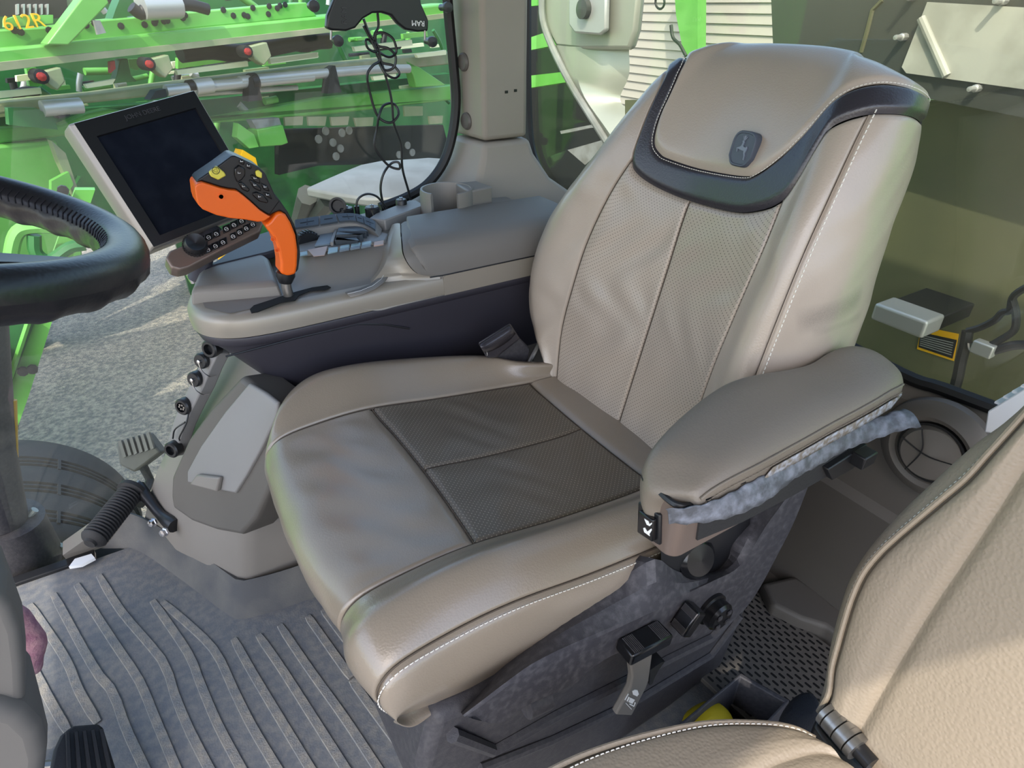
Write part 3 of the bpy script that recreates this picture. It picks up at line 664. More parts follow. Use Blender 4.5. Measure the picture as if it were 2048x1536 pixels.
edge = [on(px, py, 'y', yy) for px, py, yy in ((700, 604, -1.1205), (760, 597, -1.1205), (880, 558, -1.1205), (834, 547, -1.123), (808, 515, -1.135), (802, 480, -1.18), (800, 447, -1.28))]
Rg, Bl_, Ed = cr(ridge, 5), cr(botl, 5), cr(edge, 5)
mb = MB(); mb.loft([[b_, lerp3(b_, r_, .5) + V(0, .002, 0), r_ + V(0, .002, -.003), r_, r_ + V(.004, -.008, -.004), V(r_[0] + .010, r_[1] - .02, deckz(r_[0] + .01, r_[1] - .02) - .004)] for b_, r_ in zip(Bl_, Rg)], closed=False, caps=False); mb.build('shoulder', 'silver_band', con, ang=60)
mb = MB(); mb.loft([[r_, lerp3(r_, e_, .5) + V(0, .001, .001), e_] for r_, e_ in zip(Rg[10:], Ed[10:])], closed=False, caps=False); mb.build('shoulder_top', 'silver_band', con, ang=60)
mb = MB(); mb.loft([[e_ + V(-.0025, -.0005, -.0015), e_ + V(-.010, .0012, .003), e_ + V(-.03, -.001, .004), e_ + V(-.10, -.012, .0)] for e_ in Ed[10:]], closed=False, caps=False); mb.build('lid_corner', 'plastic_taupe', con, ang=60)
# button plate
PZ = .738; pd = V(0, 0, 1)
def bp_(px, py, z=PZ): return on(px, py, 'z', z)
pc = [(590, 516), (640, 511), (700, 503), (772, 491), (778, 478), (752, 470), (690, 462), (620, 462), (588, 470)]
mb = MB(); mb.prism([bp_(*p, .726) for p in pc], V(0, 0, .012)); plate = mb.build('button_plate', 'plastic_grey_light', con, bev=.003)
mat('key_grey', (112, 124, 134), .45); mat('key_dark', (58, 66, 74), .45); mat('key_pink', (188, 160, 148), .5); mat('key_cyan', (150, 176, 184), .45)
def key(px, z, h, mt, nm='key', par=None):
    m_ = MB(); m_.prism([bp_(*p, z) for p in px], V(0, 0, h)); return m_.build(nm, mt, par or con, bev=.0015)
def cq(x, y): return (560 + x * .14648, 390 + y * .14648)
def ck(pts, z, h, mt, nm='key'): return key([cq(*p) for p in pts], z, h, mt, nm)
ck([(380, 755), (655, 700), (610, 830), (460, 845)], .7385, .0015, 'key_pink', 'key_cluster')
ck([(240, 805), (375, 780), (380, 825), (250, 855)], .7385, .003, 'key_cyan')
ck([(665, 740), (795, 722), (790, 785), (650, 815)], .7385, .003, 'key_cyan')
for i in range(3):
    x0 = 825 + i * 148; y0 = 715 - i * 24
    ck([(x0, y0), (x0 + 130, y0 - 22), (x0 + 128, y0 + 14), (x0 - 4, y0 + 38)], .7385, .004, 'key_cyan')
    ck([(x0 - 8, y0 + 44), (x0 + 126, y0 + 20), (x0 + 122, y0 + 46), (x0 - 14, y0 + 72)], .7385, .004, 'key_grey')
ck([(1285, 655), (1420, 630), (1418, 690), (1280, 712)], .7385, .003, 'key_pink')
# flat upper field, thumb wheel, ribbed keypad dome
ck([(590, 485), (760, 462), (690, 690), (470, 715)], .7385, .004, 'key_grey', 'key_field')
ck([(780, 432), (828, 432), (735, 700), (690, 700)], .7385, .009, 'plastic_grey_light', 'key_bar')
wc = bp_(*cq(380, 640), .735); tw = MB()
tw.lathe(wc + V(0, .012, -.004), V(.25, -1, 0), [(0, 0), (.026, 0), (.028, .003), (.028, .015), (.026, .018), (0, .018)], 26)
for k in range(26):
    a = 2 * pi * k / 26; ax = nrm(V(.25, -1, 0)); n1 = nrm(np.cross(ax, V(0, 0, 1))); n2 = np.cross(ax, n1); tw.box(wc + V(0, .012, -.004) + ax * .009 + (n1 * cos(a) + n2 * sin(a)) * .0285, (.003, .014, .003), [np.cross(ax, (n1 * cos(a) + n2 * sin(a))), ax, n1 * cos(a) + n2 * sin(a)])
tw.build('thumb_wheel', 'plastic_black', con)
for i, (ya, yb) in enumerate(((470, 545), (548, 600), (604, 655), (658, 700))):
    a = 830 - i * 18; z = .7395 + (.004, .008, .008, .004)[i]
    ck([(a, ya), (a + 300, ya + 45), (a + 385 - (0, 0, 30, 120)[i], yb - 10 + (40, 10, -5, -25)[i]), (a - 18, yb)], .736, z - .736 + .006, 'key_dark', 'keypad_row')
# curved key strip at the far side
upper = [(590, 444), (640, 436), (680, 431), (710, 431), (730, 437), (752, 447), (764, 462)]; lowr = [(590, 466), (640, 459), (690, 451), (715, 452), (735, 459), (752, 470), (760, 480)]
UP = [on(*p, 'z', z) for p, z in zip(upper, (.765, .765, .764, .762, .757, .748, .738))]; LO = [on(*p, 'z', z) for p, z in zip(lowr, (.752, .752, .752, .750, .746, .740, .732))]
UPc = cr(UP, 4); LOc = cr(LO, 4)
mb = MB(); mb.loft([[u + V(0, 0, .004), l + V(0, 0, .004), l + V(0, .006, -.02), u + V(0, -.01, -.04)] for u, l in zip(UPc, LOc)]); mb.build('key_strip_rail', 'plastic_grey', con, ang=50)
seg = [0, 4, 7, 12, 15, 20]
for a, b in zip(seg[:-1], seg[1:]):
    pts = []
    mb = MB(); qs = np.linspace(a + .15, b - .15, 5)
    A = [np.array([np.interp(q, range(len(UPc)), np.array(UPc)[:, k]) for k in range(3)]) for q in qs]; B = [np.array([np.interp(q, range(len(LOc)), np.array(LOc)[:, k]) for k in range(3)]) for q in qs]
    mb.loft([[x + (y - x) * .14 + V(0, 0, .003), x + (y - x) * .14 + V(0, 0, .008), x + (y - x) * .86 + V(0, 0, .008), x + (y - x) * .86 + V(0, 0, .003)] for x, y in zip(A, B)]); o = mb.build('strip_key', 'key_dark', con)
    mb = MB(); m0 = (A[2] + B[2]) / 2 + V(0, 0, .0085); t = nrm(A[3] - A[1]); s_ = nrm(B[2] - A[2])
    mb.box(m0, (np.linalg.norm(A[4] - A[0]) * .6, .0016, .0008), [t, s_, np.cross(t, s_)])
    if (b - a) > 3: mb.box(m0, (.0016, np.linalg.norm(B[2] - A[2]) * .45, .0008), [t, s_, np.cross(t, s_)])
    mb.build('key_mark', 'plastic_black', o, smooth=False)
# lidded box
def lidring(x, k, sh):
    f = sh
    return [V(x, -1.121, .686), V(x, -1.122 - .0 * f, .715 - .01 * (1 - k)), V(x, -1.132, .742 * k + .70 * (1 - k)), V(x, -1.142, .752 * k + .705 * (1 - k)), V(x, -1.165, .760 * k + .708 * (1 - k)), V(x, -1.24, .764 * k + .71 * (1 - k)), V(x, -1.300, .764 * k + .71 * (1 - k)), V(x, -1.315, .755 * k + .70 * (1 - k)), V(x, -1.318, .690)]
mb = MB(); rg = []
for x, k in ((-.440, .0), (-.446, .70), (-.455, .92), (-.470, 1.0), (-.60, 1.0), (-.75, .98), (-.88, .95)):
    r_ = lidring(x, k, 1)
    # the front edge leans back towards the seat
    for i, p in enumerate(r_):
        lean = -.055 * (1 - np.clip((p[2] - .686) / .075, 0, 1)) * np.clip((.5 + x) / .06, 0, 1) * (1 if i < 4 else .2); p[0] += lean
    for p in r_: p[0] += -.50 * max(0, -1.14 - p[1]) * np.clip((.53 + x) / .09, 0, 1)
    rg.append(r_)
mb.loft(rg); lid = mb.build('box_lid', 'plastic_taupe', con, ang=40, bev=.004)
mb = MB(); mb.loft([[V(x, -1.1195, .640), V(x, -1.1195, .684), V(x, -1.14, .70), V(x, -1.318, .70), V(x, -1.318, .640)] for x in (-.52, -.60, -.88)]); mb.build('box_body', 'silver_band', con, ang=30)
gap = MB(); gap.tube([V(-.490, -1.1205, .687), V(-.53, -1.1195, .6855), V(-.88, -1.1195, .6845)], .0014, 6); gap.build('lid_gap', 'plastic_black', con)
# dark tub underneath
tub = []
zb = lambda x: float(np.interp(-x, [.04, .08, .16, .24, .9], [.622, .600, .52, .45, .44]))
mb = MB(); mb.loft([ring(.006, .6395), ring(.004, .636), ring(.010, .620), ring(.020, .614)], closed=False, caps=False); mb.build('tub_rim', 'plastic_tub', con, ang=60)
mb = MB(); P0_ = inset(plan, .012 * sgn); P1_ = inset(plan, .016 * sgn); P2_ = inset(plan, .035 * sgn)
fr_ = [float(np.clip((p[0] + .24) / .16, 0, 1)) for p in P2_]
mb.loft([[V(p[0], p[1], .622) for p in P0_], [V(p[0] - .02 * f, p[1], .598) for p, f in zip(P1_, fr_)], [V(p[0] - .055 * f, p[1], .525) for p, f in zip(P2_, fr_)], [V(p[0] - .13 * f, p[1] - (.012 if p[1] > -1.3 else 0), .43) for p, f in zip(P2_, fr_)]], closed=False, caps=False); mb.build('tub', 'plastic_tub', con, ang=60)
mb = MB(); mb.tube([V(-.075, -1.131, .615), V(-.2, -1.1335, .617), V(-.33, -1.1345, .615), V(-.385, -1.135, .600), V(-.44, -1.136, .575)], .0018, 6); mb.build('tub_seam', 'plastic_black', con)

# ================================================================== joystick (hydro handle)
joy = thing('hydro_lever', 'orange and black multifunction drive lever with thumb buttons', 'lever')
YJ = -1.165
def jp(px, py, y=YJ): return on(px, py, 'y', y)
def slab(mb, outline, y0, y1, rnd=.006, n=4):
    mb.prism([V(p[0], y0, p[2]) for p in outline], V(0, y1 - y0, 0)); return mb
def j1(x, y): return (380 + x * .10742, 290 + y * .10742)
head_o = [(50, 720), (85, 665), (190, 640), (350, 690), (520, 745), (680, 780), (820, 795), (950, 890), (1100, 1020), (1250, 1160), (1400, 1255), (1450, 1270), (1330, 1360), (1200, 1370), (1000, 1330), (700, 1300), (450, 1245), (200, 1140), (110, 1050), (80, 950)]
head_b = [(85, 668), (140, 600), (480, 370), (740, 175), (800, 172), (940, 230), (1250, 380), (1370, 500), (1450, 680), (1560, 920), (1640, 1010), (1450, 1270), (1400, 1250), (1250, 1160), (1100, 1020), (950, 890), (820, 795), (680, 780), (520, 745), (350, 690), (190, 640)]
grip_o = [(525, 445), (534, 438), (546, 422), (556, 418), (566, 424), (576, 440), (586, 465), (590, 495), (589, 525), (586, 542), (571, 546), (556, 541), (556, 520), (552, 495), (543, 470), (532, 455)]
grip_b = [(546, 384), (556, 397), (572, 420), (585, 445), (594, 475), (597, 505), (593, 535), (588, 542), (588, 525), (590, 495), (586, 465), (576, 440), (566, 424), (556, 418), (546, 422), (534, 428), (540, 410)]
J = lambda pts: [jp(*p) for p in pts]
mb = slab(MB(), J([j1(*p) for p in head_o]), YJ - .038, YJ + .024, .012); mb.build('head_shell', 'orange', joy, bev=.007, bseg=4)
hbm = slab(MB(), J([j1(*p) for p in head_b]), YJ - .042, YJ + .014, .012); hbo = hbm.build('head_panel', 'plastic_black', joy, bev=.006, bseg=3)
mb = slab(MB(), J(grip_o), YJ - .024, YJ + .020, .012); mb.build('grip_front', 'orange', joy, bev=.008, bseg=4)
mb = slab(MB(), J(grip_b), YJ - .026, YJ + .013, .010); mb.build('grip_back', 'plastic_black', joy, bev=.005, bseg=3)
def cap(pts, mt, h, nm='button', y=YJ + .0135):
    m_ = MB(); m_.prism([jp(*j1(*p), y) for p in pts], V(0, h, 0)); return m_.build(nm, mt, joy, bev=.0018)
yk = cap([(340, 490), (480, 375), (620, 490), (655, 550), (510, 632), (370, 565)], 'yellow_key', .010)
m_ = MB(); c_ = jp(*j1(480, 475), YJ + .0238)
m_.tube([c_ + V(cos(a), 0, sin(a)) * .0055 for a in np.linspace(0, 2 * pi, 20)[:-1]], .0005, 5, closed=True); m_.tube([c_ + V(cos(a), 0, sin(a)) * .004 for a in (radians(0), radians(120), radians(240))], .0004, 4, closed=True); m_.build('triangle_mark', 'plastic_black', yk)
cap([(1205, 480), (1260, 450), (1330, 510), (1325, 610), (1220, 570)], 'yellow_key', .007)
for pts in ([(900, 300), (970, 245), (1010, 290), (1000, 370), (930, 340)], [(820, 430), (900, 360), (1020, 440), (1020, 560), (960, 640), (870, 690), (820, 560)], [(890, 700), (950, 670), (1110, 820), (1070, 870), (960, 820)],
            [(1110, 560), (1160, 540), (1290, 620), (1300, 720), (1200, 680)], [(1090, 640), (1140, 640), (1320, 800), (1310, 860), (1180, 800)], [(1150, 890), (1230, 860), (1350, 920), (1450, 1030), (1430, 1080), (1280, 1040), (1170, 940)],
            [(1310, 700), (1430, 750), (1480, 860), (1370, 830)], [(1350, 870), (1480, 900), (1525, 1010), (1420, 950)], [(1040, 350), (1080, 340), (1150, 400), (1120, 450), (1050, 420)]):
    k_ = cap(pts, 'plastic_black_gloss', .005); c = sum(np.array(p) for p in pts) / len(pts)
    mk = MB(); q = jp(*j1(*c), YJ + .0188); mk.box(q, (.0045, .0006, .0006)); mk.box(q + V(.0015, 0, .0012), (.0006, .0006, .0026)); mk.build('key_symbol', 'white_print', k_, smooth=False)
m_ = MB(); c_ = jp(*j1(578, 960), YJ + .0238); m_.lathe(c_, V(0, 1, 0), [(.0052, 0), (.0052, .0012), (.0036, .0012), (.0036, .0002), (0, .0002)], 16); m_.build('screw_hole', 'orange', joy)
for q in ((546, 478), (554, 500)):
    m_ = MB(); m_.lathe(jp(*q, YJ + .0175), V(.3, 1, 0), [(.004, 0), (.004, .0016), (.003, .0016), (.003, 0), (0, 0)], 12); m_.build('screw_hole', 'orange', joy)
trg = slab(MB(), J([j1(*p) for p in [(980, 1330), (1050, 1380), (1080, 1440), (1250, 1440), (1290, 1390), (1200, 1370)]]), YJ - .02, YJ + .004, .004); trg.build('trigger', 'plastic_black', joy)
m_ = MB(); m_.lathe(jp(571, 560), nrm(jp(571, 535) - jp(571, 560)), [(.012, -.005), (.014, 0), (.0175, .008), (.0175, .016), (0, .018)], 20); m_.build('collar', 'plastic_black', joy)
m_ = MB(); m_.tube([jp(571, 556), jp(573, 575), jp(577, 590), jp(580, 606)], .0095, 14); m_.build('shaft', 'steel', joy)
m_ = MB(); m_.lathe(jp(584, 607) + V(0, 0, -.01), V(0, 0, 1), [(.022, 0), (.022, .016), (.014, .024), (0, .024)], 20); m_.build('boot', 'plastic_black', joy)

# ================================================================== display
scr = thing('display_monitor', 'tilted black touchscreen monitor in a silver frame', 'monitor')
TL, TR, BRc, BL = V(.048, -1.419, .989), V(-.170, -1.477, 1.025), V(-.236, -1.374, .814), V(-.018, -1.316, .778)
sxv = nrm((TR - TL) + (BRc - BL)); syv = (TL - BL) + (TR - BRc); syv = nrm(syv - sxv * np.dot(syv, sxv)); szv = np.cross(sxv, syv); sc = (TL + TR + BRc + BL) / 4
SW, SH = (np.linalg.norm(TR - TL) + np.linalg.norm(BRc - BL)) / 2, (np.linalg.norm(TL - BL) + np.linalg.norm(TR - BRc)) / 2
AXS = [sxv, syv, szv]
def sp_(x, y, z=0.0): return sc + sxv * x * SW / 2 + syv * y * SH / 2 + szv * z
mb = MB(); mb.loft([[sp_(x * s_, y * s_, z) for x, y in ((-1, -1), (1, -1), (1, 1), (-1, 1))] for s_, z in ((.80, -.055), (.98, -.042), (1.0, -.014), (.985, -.007))]); body = mb.build('monitor_body', 'bronze', scr, bev=.006, bseg=3)
mb = MB(); o_ = [(-1, -1), (1, -1), (1, 1), (-1, 1)]
mb.loft([[sp_(x * (1.12 if x < 0 else 1.0), y * 1.005, -.046) for x, y in o_], [sp_(x * (1.12 if x < 0 else 1.015), y * 1.012, -.030) for x, y in o_], [sp_(x * (1.06 if x < 0 else 1.015), y * 1.012, -.006) for x, y in o_], [sp_(x * .985, y * .985, .001) for x, y in o_]], caps=False)
mat('silver_frame', (150, 144, 137), .42, metal=.3); mb.build('monitor_frame', 'silver_frame', scr, bev=.003)
mb = MB(); inn = [(-.80, -.86), (.86, -.86), (.86, .74), (-.80, .74)]
mb.loft([[sp_(x * .985, y * .985, .001) for x, y in o_], [sp_(x, y, .001) for x, y in inn], [sp_(x * .985 + .0, y * .985, -.004) for x, y in inn]], caps=False); mb.build('bezel', 'plastic_black', scr, smooth=False)
mb = MB(); mb.grid(np.array([[sp_(x, y, -.0035) for y in np.linspace(-.86, .74, 3)] for x in np.linspace(-.80, .86, 3)])); mb.build('screen', 'screen_glass', scr, smooth=False)
text_mesh('maker_lettering', 'JOHN DEERE', .0115, sp_(.02, .87, .0016), sxv, syv, 'plastic_dark', scr)
# button bar below the screen
bar = MB()
def bb(px, py, dz=0.0): return onp(px, py, sc + szv * (.012 + dz), nrm(szv * .9 + V(0, 0, .25)))
brd = [(331, 516), (338, 502), (420, 468), (500, 436), (522, 428), (528, 445), (522, 462), (450, 497), (375, 536), (358, 540), (342, 535)]
Q = [bb(*p) for p in brd]; nb = nrm(szv * .9 + V(0, 0, .25))
bar.loft([[p - nb * .035 for p in Q], [p - nb * .004 for p in Q], [p + (sum(Q) / len(Q) - p) * .03 for p in Q]]); bar.build('button_bar', 'bronze', scr, bev=.003)
def c3(x, y): return (300 + x * .1123, 430 + y * .1123)
def rowkeys(a, b, n, w_, h_):
    for i in range(n):
        t = i / (n - 1) if n > 1 else 0; x = a[0] + (b[0] - a[0]) * t; y = a[1] + (b[1] - a[1]) * t
        pts = [(x - w_, y - h_ + w_ * .42), (x + w_, y - h_ - w_ * .42), (x + w_ + 22, y + h_ - w_ * .42), (x - w_ + 22, y + h_ + w_ * .42)]
        m_ = MB(); m_.prism([bb(*c3(*p)) for p in pts], nb * .004); k_ = m_.build('button', 'plastic_black_gloss', scr, bev=.001)
        if True:
            q = bb(*c3(x + 10, y), .0045); mk = MB(); mk.tube([q + (sxv * cos(a_) + syv * sin(a_)) * .0035 for a_ in np.linspace(0, 2 * pi, 9)[:-1]], .0005, 4, closed=True); mk.box(q, (.005, .0006, .0006), AXS); mk.build('button_symbol', 'white_print', k_)
rowkeys((900, 460), (1170, 340), 3, 62, 62); rowkeys((1020, 620), (1290, 490), 3, 66, 60)
rowkeys((1350, 250), (1620, 110), 3, 66, 60); rowkeys((1470, 385), (1820, 170), 4, 52, 58)
kc = bb(*c3(800, 560)); m_ = MB(); m_.lathe(kc - nb * .004, nb, [(.021, 0), (.021, .012), (.018, .022), (.017, .024), (.013, .022), (0, .018)], 26)
for k in range(26):
    a = 2 * pi * k / 26; rd = sxv * cos(a) + syv * sin(a); rd = nrm(rd - nb * np.dot(rd, nb)); m_.box(kc - nb * .004 + rd * .0208 + nb * .007, (.0018, .0028, .013), [rd, np.cross(nb, rd), nb])
m_.build('dial', 'plastic_black', scr)
mt_ = MB(); mt_.tube([sp_(.1, -.95, -.04), on(400, 560, 'z', .70) + V(0, -.02, 0), on(430, 560, 'z', .66)], [.022, .02, .02], 12); mt_.build('mount_arm', 'plastic_tub', scr)
mt_ = MB(); mt_.tube([on(372, 525, 'y', -1.36), on(392, 562, 'y', -1.36)], .012, 14); mt_.build('mount_tube', 'chrome', scr)
# ================================================================== cab shell
def xyz(l): return [V(*p) for p in l]
FX0, FX1, FY0, FY1 = -1.10, 1.05, -1.46, .36
mb = MB(); mb.box(V((FX0 + FX1) / 2, (FY0 + FY1) / 2, -.03), (FX1 - FX0, FY1 - FY0, .06)); floor = structure(mb.build('floor', 'rubber_mat', None, smooth=False))
def c6(x, y): return (x * .390625, 1100 + y * .390625)
ribs = [
 [(780, 255), (960, 520), (1010, 640), (1110, 880), (1240, 1125)], [(830, 262), (985, 395), (1105, 520), (1200, 720), (1290, 900), (1425, 1125)],
 [(505, 125), (620, 310), (830, 560), (880, 700), (960, 900), (1075, 1125)], [(390, 172), (590, 480), (710, 660), (790, 850), (905, 1125)],
 [(272, 222), (480, 600), (575, 720), (640, 900), (745, 1125)], [(150, 275), (330, 545), (395, 700), (450, 800), (500, 880)], [(115, 300), (150, 545), (220, 700), (290, 830), (350, 930)],
 [(1195, 450), (1290, 620), (1440, 870), (1595, 1125)], [(1322, 430), (1440, 600), (1600, 850), (1775, 1125)], [(1432, 380), (1580, 600), (1760, 850), (1935, 1115)],
 [(1575, 335), (1720, 540), (1800, 650)], [(1655, 300), (1760, 440), (1830, 530)], [(1800, 660), (1900, 800), (2060, 1015)]]
for i, r_ in enumerate(ribs):
    P = [on(*c6(*p), 'z', .004) for p in r_]; P = resample(np.array(cr(P, 4)), 14); hw = .0075; rows = []
    if P[0][1] > P[-1][1]: P = P[::-1]
    # ribs run on out of view towards the door
    if i in (0, 1, 2, 3, 4, 7, 8, 9, 12):
        e = P[-1] + nrm(P[-1] - P[-3]) * .45; P = np.vstack([P, resample(np.array([P[-1], e]), 4)[1:]])
    for k in range(len(P)):
        t = nrm(P[min(k + 1, len(P) - 1)] - P[max(k - 1, 0)]); s_ = nrm(np.cross(t, V(0, 0, 1))); w_ = hw * min(1, .75 + k * .3, .75 + (len(P) - 1 - k) * .3)
        q = V(P[k][0], P[k][1], 0)
        rows.append([q - s_ * (w_ + .002) - V(0, 0, .002), q - s_ * w_ + V(0, 0, .003), q + s_ * w_ + V(0, 0, .003), q + s_ * (w_ + .002) - V(0, 0, .002)])
    mb = MB(); mb.loft(rows, closed=False, caps=False); mb.build('rib', 'rubber_rib', floor, ang=25)
# mat coaming round the storage console
foot = [V(.30, -1.50, 0), V(.225, -1.443, 0), V(.135, -1.265, 0), V(.060, -1.105, 0), V(.025, -1.080, 0), V(-.13, -1.060, 0), V(-.45, -1.06, 0)]
inn_ = [V(.255, -1.52, .085), V(.190, -1.45, .085), V(.10, -1.285, .085), V(.030, -1.128, .085), V(.005, -1.105, .085), V(-.13, -1.085, .085), V(-.45, -1.085, .085)]
A_, B_ = resample(np.array(cr(foot, 4)), 40), resample(np.array(cr(inn_, 4)), 40)
mb = MB(); mb.loft([[a + V(0, 0, -.005), a + (b - a) * .10 + V(0, 0, -.004), a + (b - a) * .5 , a + (b - a) * .92, b + V(0, 0, .004), b + (b - a) * V(.2, .2, 0)] for a, b in zip(A_, B_)], closed=False, caps=False); mb.build('mat_upstand', 'rubber_mat_dark', floor, ang=60)
# ---- storage console body under the armrest
sb = thing('storage_console', 'grey moulded side console with storage lid and sockets under the armrest', 'console')
def lerp(a, b, t): return a + (b - a) * t
nearE = cr([V(.012, -1.115, .02), V(.008, -1.112, .10), V(-.020, -1.118, .22), V(-.070, -1.135, .36), V(-.130, -1.17, .47), V(-.17, -1.21, .55)], 6)
farE = cr([V(.205, -1.455, .02), V(.168, -1.450, .107), V(.122, -1.445, .20), V(.055, -1.44, .30), V(-.010, -1.435, .40), V(-.075, -1.43, .52)], 6)
rows = []
for a, b in zip(nearE, farE):
    rows.append([V(-.55, a[1] - .0, a[2]), V(-.2, a[1] + .002, a[2]), a + V(-.03, .001, 0), a + V(-.006, -.002, 0), lerp(a, b, .05) + V(.004, 0, 0), lerp(a, b, .3) + V(.012, 0, 0), lerp(a, b, .6) + V(.012, 0, 0), lerp(a, b, .9) + V(.004, 0, 0), b, b + V(-.02, -.02, 0)])
mb = MB(); mb.grid(np.array(rows)); mb.build('body', 'plastic_grey', sb, ang=50)
# pocket frame + lid, traced on the leaning front face
Pn0 = lerp(nearE[8], farE[8], .5); fN = nrm(np.cross(farE[8] - nearE[8], nearE[20] - nearE[6])); fN = fN if fN[0] > 0 else -fN
def ff(px, py, d=0.0): return onp(px, py, Pn0 + fN * (.016 + d), fN)
def c5(x, y): return (x * .36467, 640 + y * .36467)
fr_o = [(1370, 300), (1200, 480), (1080, 640), (985, 850), (980, 960), (990, 1020), (1090, 1090), (1230, 1140), (1370, 1165), (1450, 1080), (1520, 930), (1590, 760), (1600, 470), (1490, 390)]
lid_o = [(1385, 345), (1255, 500), (1120, 690), (1045, 830), (1045, 885), (1180, 920), (1310, 945), (1370, 850), (1460, 690), (1540, 520), (1540, 450), (1470, 395)]
mb = MB(); R0 = [ff(*c5(*p)) for p in fr_o]; cc = sum(R0) / len(R0); mb.loft([[p - fN * .06 for p in R0], [p + fN * .012 for p in R0], [p + (cc - p) * .04 + fN * .020 for p in R0]]); mb.build('pocket_frame', 'plastic_rear', sb, bev=.006, bseg=3)
mb = MB(); R0 = [ff(*c5(*p), .018) for p in lid_o]; mb.loft([[p for p in R0], [p + fN * .006 for p in R0], [p + (sum(R0) / len(R0) - p) * .03 + fN * .009 for p in R0]]); lid_ = mb.build('lid', 'plastic_grey_light', sb, bev=.002)
mb = MB(); mb.prism([ff(*c5(*p), .026) for p in [(1065, 895), (1105, 840), (1230, 855), (1215, 935)]], fN * .012); mb.build('latch', 'plastic_grey', lid_, bev=.004)
# socket rail along the outer edge
rp = [ff(*c5(*p), .0) for p in [(1190, 150), (1150, 230), (1110, 330), (1040, 470), (1000, 560), (950, 720)]]
mb = MB(); sR = [nrm(np.cross(fN, rp[min(i + 1, 5)] - rp[max(i - 1, 0)])) for i in range(6)]
mb.loft([[p - s_ * .02 - fN * .02, p - s_ * .018 + fN * .008, p + s_ * .018 + fN * .008, p + s_ * .02 - fN * .02] for p, s_ in zip(rp, sR)]); mb.build('socket_rail', 'plastic_grey_light', sb, bev=.003)
for k, (x, y) in enumerate(((1128, 215), (1090, 315), (1025, 465), (965, 700), (1175, 150))):
    p = ff(*c5(x, y), .006); ax = nrm(fN + V(0, .35, -.1)); m_ = MB(); R_ = .0165 if k < 2 else .0185
    m_.lathe(p, ax, [(0, -.004), (R_, -.004), (R_, .014), (R_ * .85, .017), (R_ * .6 if k > 1 else 0, .017)] + ([(R_ * .6, .006), (0, .006)] if k > 1 else []), 22); o = m_.build('socket_cap' if k < 2 else 'socket', 'plastic_black', sb)
    if k < 2:
        m_ = MB(); m_.lathe(p, ax, [(0, .016), (.004, .016), (.004, .021), (0, .022)], 12); m_.build('rivet', 'chrome', o)
        m_ = MB(); ch = [p + ax * .02, p + ax * .018 + V(.0, .012, -.016), p + ax * .008 + V(-.004, .020, -.030), p + ax * .004 + V(-.012, .012, -.036)]; m_.tube(cr(ch, 6), .0012, 5); m_.build('chain', 'chrome', o)
    if k == 2:
        for a in np.linspace(0, 2 * pi, 7)[:-1]:
            m_ = MB(); m_.cyl(p + ax * .006 + (V(0, 0, 1) * sin(a) + nrm(np.cross(ax, V(0, 0, 1))) * cos(a)) * .006, p + ax * .0155 + (V(0, 0, 1) * sin(a) + nrm(np.cross(ax, V(0, 0, 1))) * cos(a)) * .006, .0022, 8); m_.build('pin', 'steel', o)
    if k == 3:
        m_ = MB(); m_.tube(cr([ff(*c5(1035, 510), .01), ff(*c5(1020, 570), .016), ff(*c5(985, 640), .02), ff(*c5(985, 660), .015)], 5), .0018, 6); m_.build('tether', 'plastic_black', o)
        m_ = MB(); m_.tube(cr([ff(*c5(1015, 560), .012), ff(*c5(960, 600), .02), ff(*c5(948, 650), .015)], 5), .0018, 6); m_.build('tether', 'plastic_black', o)
# ---- grey sill in front of the console and the dark door edge trim
mb = MB(); mb.loft([[V(.235, -1.50, 0), V(.215, -1.475, .10), V(.215, -1.53, .10), V(.235, -1.55, 0)], [V(.37, -1.49, 0), V(.37, -1.478, .03), V(.37, -1.53, .03), V(.37, -1.55, 0)]]); structure(mb.build('trim_1', 'plastic_grey', None))
mb = MB(); mb.box(V(.68, -1.474, .002), (.74, .028, .016)); structure(mb.build('trim_2', 'plastic_black', None, bev=.003))
mb = MB(); mb.prism([V(x, -1.50, z) for x, z in ((.17, 0), (.135, .1), (.09, .2), (.03, .3), (-.035, .4), (-.10, .52), (-.12, .62), (-.62, .66), (-.62, 0))], V(0, -.05, 0)); structure(mb.build('wall_right', 'plastic_dark', None))
mb = MB(); mb.box(V(-.83, -1.50, .36), (.50, .05, .72)); structure(mb.build('wall_right_rear', 'plastic_grey', None))
